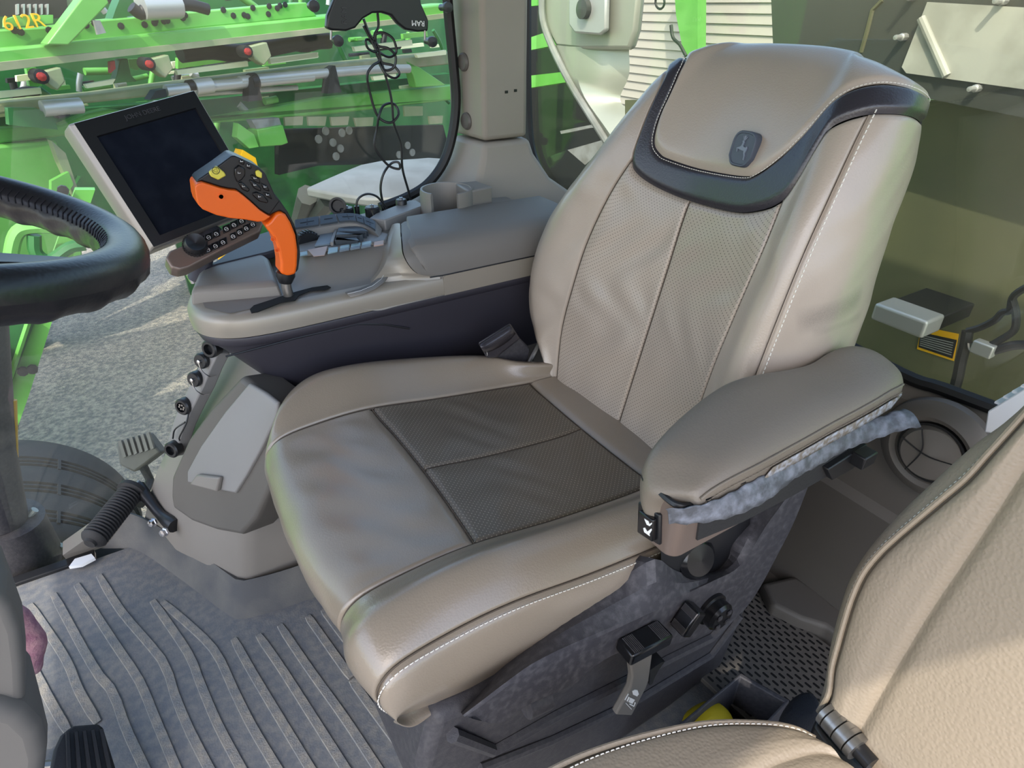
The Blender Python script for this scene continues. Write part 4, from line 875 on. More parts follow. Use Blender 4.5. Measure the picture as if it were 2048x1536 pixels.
# ---- glass
def glass(name, tint, rough=.0, refl=.06, dirt=0.0):
    m = bpy.data.materials.new(name); m.use_nodes = True; t = m.node_tree; t.nodes.clear(); out = t.nodes.new('ShaderNodeOutputMaterial')
    tr = t.nodes.new('ShaderNodeBsdfTransparent'); tr.inputs[0].default_value = (*tint, 1)
    gl = t.nodes.new('ShaderNodeBsdfGlossy'); gl.inputs['Roughness'].default_value = rough; gl.inputs[0].default_value = (1, 1, 1, 1)
    fc_ = t.nodes.new('ShaderNodeLayerWeight'); fc_.inputs[0].default_value = .5; pw = t.nodes.new('ShaderNodeMath'); pw.operation = 'POWER'; pw.inputs[1].default_value = 4.0; fr_ = t.nodes.new('ShaderNodeMath'); fr_.operation = 'MULTIPLY_ADD'; fr_.inputs[1].default_value = .5; fr_.inputs[2].default_value = .03; t.links.new(fc_.outputs['Facing'], pw.inputs[0]); t.links.new(pw.outputs[0], fr_.inputs[0])
    mx = t.nodes.new('ShaderNodeMixShader'); t.links.new(fr_.outputs[0], mx.inputs[0]); t.links.new(tr.outputs[0], mx.inputs[1]); t.links.new(gl.outputs[0], mx.inputs[2])
    last = mx.outputs[0]
    if dirt:
        df = t.nodes.new('ShaderNodeBsdfDiffuse'); df.inputs[0].default_value = (.75, .72, .65, 1)
        tc = t.nodes.new('ShaderNodeTexCoord'); nz = t.nodes.new('ShaderNodeTexNoise'); nz.inputs['Scale'].default_value = 5; nz.inputs['Detail'].default_value = 10; t.links.new(tc.outputs['Object'], nz.inputs['Vector'])
        mr = t.nodes.new('ShaderNodeMapRange'); mr.inputs['From Min'].default_value = .35; mr.inputs['From Max'].default_value = .8; mr.inputs['To Min'].default_value = dirt * .3; mr.inputs['To Max'].default_value = dirt
        t.links.new(nz.outputs['Fac'], mr.inputs[0]); m2 = t.nodes.new('ShaderNodeMixShader'); t.links.new(mr.outputs[0], m2.inputs[0]); t.links.new(last, m2.inputs[1]); t.links.new(df.outputs[0], m2.inputs[2]); last = m2.outputs[0]
    t.links.new(last, out.inputs[0]); MATS[name] = m; return m
glass('glass_side', (.95, .98, .955), dirt=.035); glass('glass_rear', (.90, .92, .86), dirt=.03)
YG = -1.565
mb = MB(); mb.box(V(.30, YG, .86), (2.24, .006, 1.78)); structure(mb.build('window_1', 'glass_side', None, smooth=False))
XR = -1.085
mb = MB(); mb.box(V(XR, -.60, 1.16), (.006, 2.06, 1.14)); structure(mb.build('window_2', 'glass_rear', None, smooth=False))
mat('seal', (14, 15, 17), .5)
sp1 = [on(*p, 'y', YG + .012) for p in [(889, -140), (895, 0), (906, 120), (912, 200), (905, 268), (887, 325), (855, 368), (812, 395), (760, 415)]]
w1 = bpy.data.objects['window_1']; w2 = bpy.data.objects['window_2']
mb = MB(); mb.tube(cr(sp1, 5), .013, 8); mb.build('window_seal', 'seal', w1)
sp2 = [on(*p, 'x', XR + .014) for p in [(1052, -140), (1054, 0), (1055, 180), (1062, 290), (1085, 352), (1122, 388), (1200, 430), (1400, 535), (1600, 640), (1803, 748), (1886, 778), (2048, 838), (2250, 910)]]
mb = MB(); mb.tube(cr(sp2, 5), .012, 8); mb.build('window_seal', 'seal', w2)
bot2 = [on(*p, 'x', XR + .01) for p in [(1122, 388), (1200, 430), (1400, 535), (1600, 640), (1803, 748), (1886, 778), (2048, 838), (2250, 910)]]
# ---- rear trim wall below the window
rows = [[p + V(.006, 0, -.008), V(-1.055, p[1], p[2] - .03), V(-1.045, p[1], max(.37, p[2] - .2)), V(-1.045, p[1], .37), V(-1.03, p[1], .355), V(-1.055, p[1], .10), V(-1.04, p[1], .04), V(-1.0, p[1], .0)] for p in cr(bot2, 4)]
mb = MB(); mb.grid(np.array(rows)); wr = structure(mb.build('wall_rear', 'plastic_rear', None, ang=25))
mb = MB(); mb.box(V(-1.10, -.52, .28), (.03, 1.9, .58)); structure(mb.build('trim_3', 'plastic_dark', None))
# moulded step by the floor
mb = MB(); P = [on(*p, 'z', .06) for p in [(1520, 1170), (1585, 1155), (1640, 1190), (1665, 1215), (1700, 1235), (1720, 1300), (1690, 1290), (1650, 1260), (1600, 1245), (1540, 1215)]]
mb.loft([[V(p[0], p[1], 0) for p in P], P, [p + (sum(P) / len(P) - p) * .08 + V(0, 0, .012) for p in P]]); mb.build('floor_step', 'plastic_rear', wr, bev=.008, bseg=3)
# floor grille
gr = thing('floor_grille', 'dark slotted air intake grille on the floor behind the seat', 'grille')
GA, GB, GC = V(-.93, -.50, .045), V(-1.0, -.36, .045), V(-.70, -.41, .045)
gx = V(-.09, 1, 0); gx = nrm(gx); gy = nrm(V(1, .15, 0))
mb = MB(); g0 = V(-.965, -.525, .030); mb.prism([g0, g0 + gx * .34, g0 + gx * .34 + gy * .27, g0 + gy * .27], V(0, 0, .012)); mb.build('grille_panel', 'plastic_rear', gr, bev=.002)
sl_ = MB()
for i in range(22):
    for j in range(15):
        p = g0 + gy * (.010 + i * .0118) + gx * (.012 + j * .0216 + (.0108 if i % 2 else 0)) + V(0, 0, .0124)
        sl_.add([p + gx * a * .0075 + gy * b * .0026 for a, b in ((-1, 0), (-.75, -1), (.75, -1), (1, 0), (.75, 1), (-.75, 1))], [(0, 1, 2, 3, 4, 5)])
stuff(sl_.build('grille_slots', 'seal', gr, smooth=False))
# round air vent
vn = thing('air_vent', 'round grey air vent set in the rear trim panel', 'vent')
vc = on(1868, 902, 'x', -1.04); 
mb = MB(); mb.lathe(vc, V(1, .0, 0), [(.092, -.012), (.090, .0), (.078, .012), (.066, .016), (.058, .012), (.054, .004), (.0, .004)], 40); mb.build('vent_bezel', 'plastic_rear', vn)
mb = MB(); mb.lathe(vc, V(1, .15, .1), [(.047, .002), (.050, .010), (.044, .020), (.0, .026)], 36); bl = mb.build('vent_louvre', 'plastic_rear', vn)
mb = MB(); mb.lathe(vc, V(1, .0, 0), [(.0535, .004), (.0535, .012), (.0495, .012), (.0495, .004)], 36); mb.build('vent_ring', 'seal', vn)
for pts in ([(-.044, .012), (0, .002), (.044, .010)], [(-.02, .042), (-.008, .005), (-.02, -.042)]):
    mb = MB(); mb.tube(cr([vc + V(.027 - .12 * (a * a + b * b) ** .5 * .1, a, b) for a, b in pts], 6), .0012, 5); mb.build('louvre_groove', 'seal', bl)
# ---- pillar
pil = [[V(-.812, -1.455, z), V(-.94, -1.452, z), V(-.96, -1.62, z), V(-.80, -1.62, z)] for z in (1.80, .872)]
mb = MB(); mb.loft(pil); pl_ = structure(mb.build('trim_4', 'plastic_pillar', None, bev=.012, bseg=3))
low = [[V(-.808, -1.452, .868), V(-.945, -1.448, .868), V(-.97, -1.60, .868), V(-.795, -1.60, .868)], [V(-.800, -1.445, .83), V(-.955, -1.438, .83), V(-.98, -1.60, .83), V(-.775, -1.60, .83)], [V(-.775, -1.43, .77), V(-.985, -1.40, .77), V(-1.02, -1.60, .77), V(-.72, -1.60, .77)], [V(-.74, -1.41, .73), V(-1.03, -1.34, .73), V(-1.07, -1.60, .73), V(-.66, -1.60, .73)], [V(-.70, -1.40, .70), V(-1.06, -1.28, .70), V(-1.09, -1.60, .70), V(-.62, -1.60, .70)]]
mb = MB(); mb.loft(low); structure(mb.build('trim_5', 'plastic_pillar', None, bev=.012, bseg=3))
for p in ((928, 124), (934, 242)):
    q = on(*p, 'x', -.806); mb = MB(); mb.lathe(q + V(-.006, 0, 0), V(1, .15, 0), [(.021, 0), (.021, .010), (.017, .015), (0, .016)], 24); mb.build('cap_plug', 'plastic_rear', pl_)
for p in ((1013, 184), (1031, 181)):
    q = on(*p, 'y', -1.452); mb = MB(); mb.box(q, (.008, .002, .006)); mb.build('clip_hole', 'seal', pl_)
# ---- rear shelf: cup holder, moulded tray, power sockets
sh = thing('rear_side_shelf', 'moulded grey shelf with cup holder and power sockets by the pillar', 'shelf')
mb = MB(); mb.loft([[V(-.30, -1.43, .60), V(-.30, -1.43, .700), V(-.30, -1.56, .700), V(-.30, -1.56, .60)], [V(-.60, -1.43, .60), V(-.60, -1.43, .715), V(-.60, -1.56, .715), V(-.60, -1.56, .60)], [V(-.63, -1.325, .60), V(-.63, -1.325, .715), V(-.63, -1.56, .715), V(-.63, -1.56, .60)], [V(-1.04, -1.325, .60), V(-1.04, -1.325, .705), V(-1.04, -1.56, .705), V(-1.04, -1.56, .60)]]); mb.build('shelf_top', 'plastic_grey', sh, bev=.006)
cupc = on(893, 378, 'z', .795); cr_ = .064
mb = MB(); n = 40; ringA = []
pr_ = [(cr_, 0.0), (cr_, -.10), (cr_ * .9, -.10), (cr_ * .86, -.012), (cr_ * .88, .0)]
gapa = atan2((CAM - cupc)[1], (CAM - cupc)[0])
vs_, rings = [], []
for k in range(n + 1):
    a = gapa + radians(30) + radians(300) * k / n - radians(6); rings.append([cupc + V(cos(a) * r, sin(a) * r, h) for r, h in [(cr_ * .86, -.10), (cr_, -.10), (cr_, -.006), (cr_ * .97, .002), (cr_ * .90, .002), (cr_ * .86, -.006)]])
mb.loft(rings); mb.build('cup_holder', 'plastic_grey', sh, ang=40)
mb = MB(); mb.lathe(cupc + V(0, 0, -.11), V(0, 0, 1), [(0, 0), (cr_, 0), (cr_, .012), (0, .012)], 30); mb.build('cup_base', 'plastic_dark', sh)
mb = MB(); c_ = cupc; a1 = nrm(V(-.7, -.1, 0)); a2 = nrm(np.cross(V(0, 0, 1), a1)); mb.prism([c_ + a1 * .05 + a2 * .04, c_ + a1 * .105 + a2 * .02, c_ + a1 * .10 - a2 * .05, c_ + a1 * .03 - a2 * .05], V(0, 0, -.09)); mb.build('cup_wing', 'plastic_grey', sh, bev=.004)
t0 = [(918, 418), (935, 398), (965, 388), (1000, 390), (1040, 408), (1064, 424), (1062, 440), (990, 450), (920, 440)]
R0 = [on(*p, 'z', .735) for p in t0]; mb = MB(); mb.loft([[p - V(0, 0, .03) for p in R0], R0, [p + (sum(R0) / len(R0) - p) * .10 + V(0, 0, .008) for p in R0]]); mb.build('tray_cover', 'plastic_grey', sh, bev=.004)
sk0 = [(738, 436), (752, 426), (818, 400), (832, 400), (850, 410), (770, 440)]
R0 = [on(*p, 'z', .758) for p in sk0]; mb = MB(); mb.loft([[p - V(0, 0, .05) for p in R0], R0]); mb.build('socket_plate', 'plastic_grey_light', sh, bev=.003)
for k, (x, y, r_) in enumerate(((694, 426, .016), (745, 424, .017), (803, 409, .0135))):
    p = on(x, y, 'z', .757); m_ = MB(); m_.lathe(p, V(0, 0, 1), [(0, -.01), (r_, -.01), (r_, .010), (r_ * .85, .013), (0, .013)], 22); o = m_.build('power_socket', 'plastic_black', sh)
    m_ = MB(); m_.lathe(p, V(0, 0, 1), [(0, .012), (.004, .012), (.004, .017), (0, .018)], 12); m_.build('rivet', 'chrome', o)
    if k == 1:
        m_ = MB(); m_.tube(cr([p + V(0, 0, .018), p + V(.006, .012, .010), p + V(.004, .022, -.004), p + V(-.018, .022, -.004), p + V(-.028, .010, 0)], 6), .0012, 5); m_.build('chain', 'chrome', o)
fl = on(676, 412, 'z', .775); m_ = MB(); m_.lathe(fl, nrm(V(.5, .9, .25)), [(.0185, -.004), (.0195, 0), (.0195, .007), (.0145, .007), (.0125, -.001), (0, -.001)], 26); o = m_.build('socket_flap', 'plastic_black', sh)
m_ = MB(); m_.box(fl + V(-.003, .0, -.020), (.026, .018, .014)); m_.build('flap_hinge', 'plastic_black', o, bev=.002)
# ---- roof with headliner
mb = MB(); mb.box(V(.185, -.535, 1.80), (2.63, 2.19, .09)); mat('headliner', (120, 117, 112), .9); structure(mb.build('ceiling', 'headliner', None, bev=.02))
# ---- cables hanging in front of the window
YC_ = -1.50
def wire(name, pts, r, label, mt='plastic_black', y=YC_, group=None):
    m_ = MB(); m_.tube(cr([on(p[0], p[1], 'y', y + (p[2] if len(p) > 2 else 0)) for p in pts], 7), r, 7); o = m_.build(name, mt, None); tag(o, label, 'cable', group); return o
def c2(*l): return [(480 + p[0] * .3125, p[1] * .3125) + ((p[2],) if len(p) > 2 else ()) for p in l]
wire('charging_cable', c2((790, 120), (830, 220), (880, 290), (900, 380), (930, 480), (960, 590), (975, 680), (985, 790), (1030, 920), (1040, 1080), (1080, 1230), (1105, 1350), (1115, 1400)), .0030, 'thin black cable hanging straight from the bracket to the console lid')
wire('knotted_cable', c2((880, 80), (885, 170), (860, 230), (870, 330), (890, 390), (850, 420, .005), (815, 480, .005), (830, 590), (880, 740), (960, 785, .006), (1015, 730, .006), (985, 665, -.004), (920, 675), (890, 740, .008), (875, 830), (860, 930), (905, 1010), (960, 1065), (1020, 1080, .006), (1015, 1040, .006), (970, 1045, -.004), (920, 1110), (900, 1200), (915, 1300), (950, 1400), (962, 1440)), .0030, 'looped thin black cable with knots in front of the side window')
wire('coiled_cable', c2((790, 165), (840, 260), (870, 330, .004), (820, 310, .01), (805, 260, .01), (830, 260), (900, 340), (960, 365, .012), (1000, 330, .012), (980, 250, .012), (920, 210, .008), (870, 220), (880, 290), (950, 310, .01), (995, 360, .012), (985, 430, .012), (930, 450), (890, 400), (930, 470, .01), (990, 500, .012), (1020, 470, .012), (980, 420, .006), (910, 400), (880, 340)), .0028, 'bunch of coiled black cable under the tablet bracket')
wire('plug_lead', [(716, 432, .0), (713, 410), (718, 396), (734, 388), (752, 392), (765, 405), (776, 420), (785, 440)], .0026, 'short black lead curving from the power socket plug', y=-1.42)
m_ = MB(); p0, p1 = on(716, 436, 'y', -1.42), on(713, 412, 'y', -1.42); m_.tube([p0, p1], .006, 10); tag(m_.build('plug', 'plastic_black', None), 'small black plug standing in the power socket', 'plug')
# ---- tablet mount above
tm = thing('tablet_mount', 'black arched tablet bracket with knobs hanging before the side window', 'bracket')
YT = -1.46
def tq(x, y, d=0): return on(480 + x * .3125, y * .3125, 'y', YT + d)
arch = [(610, -140), (600, 0), (560, 100), (553, 180), (590, 195), (680, 200), (740, 180), (790, 120), (850, 85), (910, 82), (970, 100), (1010, 150), (1060, 190), (1140, 205), (1205, 200), (1208, 130), (1160, 20), (1150, -140)]
mb = MB(); mb.prism([tq(*p) for p in arch], V(0, -.018, 0)); mb.build('bracket_plate', 'plastic_black', tm, bev=.004, bseg=3)
for k, (x, y) in enumerate(((640, 262), (1242, 268), (485, 38), (1340, 48))):
    p = tq(x, y, .01); m_ = MB(); m_.lathe(p + V(0, -.03, 0), V(.1, 1, 0), [(.007, -.014), (.007, .016), (.0105, .018), (.0115, .026), (.0105, .032), (0, .033)], 18); m_.build('clamp_knob', 'plastic_black', tm)
    if k < 2:
        m_ = MB(); m_.tube([tq(583 + k * 600, 195), tq(583 + k * 600, 255)], .0025, 8); m_.build('clamp_pin', 'steel', tm)
text_mesh('bracket_lettering', 'RAM', .0155, tq(1140, 148, .0008), -(tq(1190, 150) - tq(1100, 145)), -(tq(1140, 120) - tq(1140, 170)), 'white_print', tm)
text_mesh('bracket_lettering', 'RAM', .0155, tq(668, 100, .0008), tq(665, 60) - tq(668, 160), tq(640, 100) - tq(690, 100), 'plastic_dark', tm)
# ================================================================== passenger (instructor) seat
ps_ = thing('passenger_seat', 'pale beige fold-down passenger seat in the near corner, partly sunlit', 'seat')
IR = radians(18); I0 = V(-.545, -.165, .462); IN = V(cos(IR), 0, sin(IR)); IU = V(-sin(IR), 0, cos(IR))
def c7(x, y): return (1440 + .4922 * x, 780 + .4922 * y)
def st_of(px, py, h):
    q = onp(px, py, I0 + IN * h, IN) - I0; return np.array([q[1], np.dot(q, IU)])
tracks = {
 'sil': ([(432, 1235), (440, 1130), (460, 1020), (490, 900), (530, 780), (580, 690), (640, 610), (740, 500), (860, 390), (1000, 260), (1120, 160), (1230, 95)], -.012),
 'pip': ([(444, 1245), (455, 1140), (478, 1050), (520, 900), (562, 780), (622, 690), (722, 595), (850, 487), (1000, 362), (1085, 268), (1180, 165), (1260, 80)], .012),
 'seam': ([(556, 1398), (700, 1150), (850, 900), (1000, 680), (1150, 450), (1240, 310), (1330, 170)], .018)}
TT = np.linspace(-.01, .44, 16); cols = {}
for k, (pp, h) in tracks.items():
    a = np.array([st_of(*c7(*p), h) for p in pp]); a = a[np.argsort(a[:, 1])]; cols[k] = np.interp(TT, a[:, 1], a[:, 0])
def row_i(i):
    t = TT[i]; s0, s1, s2 = cols['sil'][i], cols['pip'][i], cols['seam'][i]
    L = [(s0 + .05, -.075), (s0 + .004, -.05), (s0, -.012), (s1, .012), (s1 * .6 + s2 * .4, .020), (s2, .018), (s2 + .09, .022), (s2 + .19, .022), (s2 + .26, .016), (s2 + .31, .0), (s2 + .31, -.05)]
    return [I0 + V(0, s, 0) + IU * t + IN * h for s, h in L]
isf = Surf([row_i(i) for i in range(16)])
for a, b, nm, e in ((0, 3, 'back_side_panel', (0, 1, 0, 0)), (3, 5, 'back_bolster', (1, 1, 0, 0)), (5, 8, 'back_centre_panel', (1, 1, 0, 0)), (8, 10, 'back_bolster', (1, 0, 0, 0))):
    sheet(nm, isf, dense(a, b, 30), cst(0), cst(15), 60, 'pad_leather', ps_, depth=.005, width=.006, edges=e, bulge=.002)
mb = MB(); mb.tube([isf.p(3, v) + isf.n(3, v) * .001 for v in np.linspace(0, 15, 60)], .0032, 8); mb.build('back_piping', 'pad_leather', ps_)
vv = np.linspace(.3, 14.8, 120); stuff(stitches([isf.p(2.8, v) for v in vv], [isf.n(2.8, v) for v in vv], .006, .004, .0007).build('stitching', 'thread', ps_))
# cushion
IZ = .470
tb = [(1040, 1575), (1110, 1536), (1180, 1505), (1280, 1474), (1400, 1449), (1500, 1446), (1580, 1455), (1630, 1478)]
TB = resample(np.array(cr([on(*p, 'z', IZ) for p in tb], 5)), 20)
sm = [on(*p, 'z', IZ + .006) for p in ((1652, 1479), (1550, 1536))]; sdir = sm[1] - sm[0]
rows = []
for i, p in enumerate(TB):
    f = i / 19; q = sm[1] + sdir * ((1 - f) * 3.2 - 1.0 * (1 if f > .97 else 1) + .0); q = V(p[0] * .75 + q[0] * .25, max(p[1] + .05, -.19 + (1 - f) * .05), IZ + .010)
    q = V(p[0], -.165 + .01 * (1 - f), IZ + .012); q = p + V(0, .03 + .11 * (1 - f), .012)
    rows.append([p + V(-.0, .05, -.085), p + V(0, .006, -.075), p + V(0, -.004, -.030), p, p * .5 + q * .5 + V(0, 0, .004), q, q + V(0, .12, .004), q + V(0, .25, .0), q + V(0, .28, -.06)])
csf = Surf(np.array(rows)[:, ::1])
def flip(G): return G
for a, b, nm, e in ((0, 3, 'cushion_side_panel', (0, 1, 0, 0)), (3, 5, 'cushion_bolster', (1, 1, 0, 0)), (5, 8, 'cushion_top_panel', (1, 0, 0, 0))):
    sheet(nm, csf, dense(a, b, 24), cst(0), cst(19), 50, 'pad_leather', ps_, depth=.004, width=.006, edges=e)
mb = MB(); mb.tube([csf.p(3, v) + V(0, 0, .001) for v in np.linspace(0, 19, 60)], .0032, 8); mb.build('cushion_piping', 'pad_leather', ps_)
vv = np.linspace(.3, 18.8, 120); stuff(stitches([csf.p(3.2, v) + V(0, 0, .0004) for v in vv], [V(0, 0, 1)] * 120, .006, .004, .0007).build('stitching', 'thread', ps_))
# hinge
h0, h1 = on(1650, 1420, 'z', .466), on(1745, 1530, 'z', .466)
mb = MB(); mb.tube([h0, h1], .010, 12); mb.build('hinge_rod', 'plastic_black', ps_)
for i in range(6):
    p = lerp(h0, h1, .04 + .115 * i); d_ = nrm(h1 - h0); mb = MB(); mb.lathe(p, d_, [(.007, 0), (.0165, 0), (.0165, .006 + .002 * (i % 2)), (.007, .006 + .002 * (i % 2))], 18); mb.build('hinge_ring', 'steel', ps_)
mb = MB(); mb.prism([on(*p, 'z', .440) for p in ((1628, 1452), (1640, 1420), (1668, 1432), (1760, 1545), (1700, 1560))], V(0, 0, -.03)); mb.build('hinge_bracket', 'plastic_black', ps_, bev=.003)
mb = MB(); mb.prism([on(*p, 'z', .446) for p in ((1648, 1462), (1672, 1432), (1684, 1440), (1662, 1475))], V(0, 0, .004)); mb.build('hinge_tab', 'bronze', ps_, bev=.001)
mb = MB(); mb.box(V(-.36, .0, .20), (.34, .26, .38)); mb.build('seat_box', 'plastic_dark', ps_, bev=.02)
# belt strap, bin, bag, white box
def blob(mb, c, r, sc=(1, 1, 1), amp=.25, n=16, seed=0):
    rng = np.random.RandomState(seed); ph = rng.rand(6) * 6; G = []
    for i in range(n + 1):
        th = pi * i / n; row = []
        for j in range(2 * n + 1):
            a = 2 * pi * (j % (2 * n)) / (2 * n); f = 1 + amp * (sin(3 * a + ph[0] + 2 * th) * .5 + sin(5 * th + ph[1]) * sin(4 * a + ph[2]) * .5) * sin(th)
            row.append(np.asarray(c) + V(sin(th) * cos(a) * sc[0], sin(th) * sin(a) * sc[1], cos(th) * sc[2]) * r * f)
        G.append(row)
    return mb.grid(np.array(G))
mb = MB(); bp2 = [on(*p, 'z', .30) for p in ((1552, 1440), (1572, 1405), (1592, 1386), (1618, 1380), (1640, 1396), (1648, 1425), (1632, 1455), (1590, 1462))]
mb.loft([[p - V(0, 0, .05) for p in bp2], bp2, [p + (sum(bp2) / len(bp2) - p) * .35 + V(0, 0, .014) for p in bp2]]); tag(subsurf(mb.build('belt_strap', 'fabric_black', None), 2), 'folded navy webbing strap beside the passenger seat hinge', 'strap')
bn = thing('storage_bin', 'dark plastic open bin on the floor between the seats', 'bin')
q0, q1, q2, q3 = [V(*on(*p, 'z', .12)[:2], .0) for p in ((1330, 1470), (1482, 1345), (1580, 1400), (1450, 1540))]
R_o = [q0, q1, q2, q3]; cc = sum(R_o) / 4
mb = MB(); mb.loft([[lerp(p, cc, .08) for p in R_o], [p + V(0, 0, .12) for p in R_o], [lerp(p, cc, .10) + V(0, 0, .12) for p in R_o], [lerp(p, cc, .16) + V(0, 0, .012) for p in R_o]]); mb.build('bin_body', 'plastic_dark', bn, bev=.003)
bg_ = thing('seed_bag', 'white and yellow printed bag lying in the floor bin', 'bag')
bc = on(1425, 1437, 'z', .10); mb = MB(); blob(mb, bc + V(.03, .03, -.045), .062, (1.2, .9, .62), .06, 16, 3); mb.build('bag_body', 'white_paper', bg_)
mat('bag_yellow', (190, 170, 30), .5); mb = MB(); blob(mb, bc + V(.0, -.004, -.030), .050, (1.0, .8, .62), .05, 14, 5); mb.build('bag_print', 'bag_yellow', bg_)
wb = thing('white_box', 'white cardboard box end standing behind the passenger seat', 'box')
bxp = [on(*p, 'x', -.93) for p in ((1968, 865), (1975, 822), (2080, 758), (2110, 800), (2080, 880))]
mb = MB(); mb.prism(bxp, V(-.05, .01, 0)); mb.build('box_body', 'white_paper', wb, bev=.002)
for k in range(5):
    p = lerp(bxp[1], bxp[2], .18 + .17 * k); mb = MB(); mb.box(p + V(-.02, 0, .001), (.03, .010, .003)); mb.build('box_tab', 'white_paper', wb)

# ================================================================== steering wheel
sw_ = thing('steering_wheel', 'black leather wrapped steering wheel rim with stitched seam', 'steering wheel')
WC = V(.205, -.703, 1.026); tl_, rl_ = .334, -.031; WN = nrm(V(-sin(tl_), sin(rl_), cos(tl_))); wa = nrm(np.cross(WN, V(0, 1, 0))); wb_ = np.cross(WN, wa); WR = .2
def wp_(a, r=WR, h=0.0): return WC + (wa * cos(a) + wb_ * sin(a)) * r + WN * h
N_ = 220; G = []
for i in range(N_ + 1):
    a = 2 * pi * i / N_; rad = wa * cos(a) + wb_ * sin(a); row = []
    for k in range(21):
        b = 2 * pi * k / 20; rr_ = .0205 + (.0022 * max(0, sin(a * 28)) if -WN[2] * 0 + sin(b) < -.3 else 0)
        row.append(WC + rad * (WR + rr_ * cos(b)) + WN * rr_ * 1.08 * sin(b))
    G.append(row)
mat('wheel_leather', (30, 30, 35), .34, bump=.15, bscale=300, btype='leather', dist=.001)
mb = MB(); mb.grid(np.array(G)); mb.build('rim', 'wheel_leather', sw_)
mb = MB()
for i in range(150):
    a = 2 * pi * i / 150; rad = wa * cos(a) + wb_ * sin(a); da = .012
    def q_(aa, b): return WC + (wa * cos(aa) + wb_ * sin(aa)) * (WR + .0208 * cos(b)) + WN * .0225 * sin(b)
    mb.tube([q_(a, 2.45), q_(a + da, 2.75), q_(a, 3.05)], .0007, 4); 
stuff(mb.build('stitching', 'wheel_leather', sw_))
for a in (radians(100), radians(220), radians(340)):
    mb = MB(); d0, d1 = wp_(a, .03, -.03), wp_(a, WR - .008, -.002); s_ = nrm(np.cross(d1 - d0, WN)); mb.loft([[d - s_ * w_ - WN * .008, d + s_ * w_ - WN * .008, d + s_ * w_ + WN * .008, d - s_ * w_ + WN * .008] for d, w_ in ((d0, .03), (lerp(d0, d1, .6), .018), (d1, .014))]); mb.build('spoke', 'plastic_black', sw_, bev=.003)
mb = MB(); mb.lathe(WC - WN * .06, WN, [(.045, 0), (.058, .01), (.058, .035), (.048, .045), (0, .048)], 30); mb.build('hub', 'plastic_black', sw_)
# column shroud
sc_ = thing('steering_column', 'taupe plastic steering column shroud at the near left corner', 'column')
P1 = [on(*p, 'y', -.74) for p in ((-160, 1180), (0, 1190), (22, 1216), (40, 1262), (48, 1330), (50, 1415), (-160, 1430))]
mb = MB(); mb.loft([[p + V(.02, -.14, 0) for p in P1], [p + V(0, -.05, 0) for p in P1], P1]); mb.build('upper_shroud', 'plastic_taupe', sc_, bev=.012, bseg=4)
P1 = [on(*p, 'y', -.72) for p in ((-160, 1412), (0, 1414), (48, 1428), (82, 1462), (94, 1510), (84, 1600), (-160, 1700))]
mb = MB(); mb.loft([[p + V(.02, -.16, 0) for p in P1], [p + V(0, -.05, 0) for p in P1], P1]); mb.build('lower_shroud', 'plastic_taupe', sc_, bev=.02, bseg=4)
mb = MB(); mb.tube([WC - WN * .05, V(.45, -.80, .40), V(.56, -.82, .0)], [.035, .045, .06], 14); mb.build('column_tube', 'plastic_dark', sc_)
rg_ = MB(); blob(rg_, on(47, 1300, 'z', .16) + V(.02, -.03, 0), .06, (.8, .7, 1.5), .22, 18, 2); tag(rg_.build('pink_rag', 'pink_cloth', None), 'pink cloth rag tucked behind the steering column', 'rag')
# pedal
pd_ = thing('brake_pedal', 'black ribbed rubber brake pedal near the left corner', 'pedal')
pz = V(0, 0, .13); pn = nrm(V(-.45, .15, 1))
def pq(x, y, d=0.0): return onp(*c6(x, y), V(.33, -.96, .11) + pn * d, pn)
mb = MB(); mb.prism([pq(*p) for p in ((345, 915), (375, 895), (505, 885), (530, 905), (640, 1260), (230, 1260), (275, 1020), (310, 945))], -pn * .02); mb.build('pedal_plate', 'rubber', pd_, bev=.005)
for k in range(5):
    x = 335 + k * 43; mb = MB(); mb.loft([[pq(x, 935 - k * 4), pq(x + 22, 930 - k * 4), pq(x + 20, 933 - k * 4, .007), pq(x + 4, 937 - k * 4, .007)], [pq(x + 10 + k * 14, 1250), pq(x + 40 + k * 14, 1250), pq(x + 37 + k * 14, 1250, .007), pq(x + 14 + k * 14, 1250, .007)]]); mb.build('pedal_rib', 'rubber', pd_)
mb = MB(); mb.tube([pq(430, 1100, -.02), V(.55, -.95, .10), V(.75, -.93, .16)], .012, 10); mb.build('pedal_arm', 'steel', pd_)
# foot rest peg
fp = thing('foot_peg', 'black ridged rubber foot peg on a bolted arm', 'foot rest')
f0, f1 = on(182, 1084, 'z', .15), on(262, 985, 'z', .165); fd = nrm(f1 - f0); FL = np.linalg.norm(f1 - f0); prf = [(.0, -.006), (.012, -.006), (.014, 0), (.024, .004)]
nr = 17
for i in range(nr):
    h = .008 + (FL - .012) * i / nr; st_ = (FL - .012) / nr; prf += [(.027, h), (.0285, h + st_ * .3), (.027, h + st_ * .6), (.0225, h + st_ * .8)]
prf += [(.027, FL - .002), (.034, FL), (.034, FL + .010), (.0, FL + .012)]
mb = MB(); mb.lathe(f0, fd, prf, 28); mb.build('rubber_grip', 'rubber', fp)
g0_, g1_, g2_ = on(276, 975, 'z', .165), on(320, 1040, 'z', .085), on(352, 1058, 'z', .075)
g2_ = on(350, 1052, 'z', .13); g1_ = on(322, 1030, 'z', .135)
mb = MB(); mb.tube(cr([g0_, lerp(g0_, g1_, .5), g1_, g2_], 4), [.018, .017, .016, .014, .013, .0125, .012, .012, .012, .014, .016, .018, .017], 12); mb.build('peg_arm', 'plastic_black', fp)
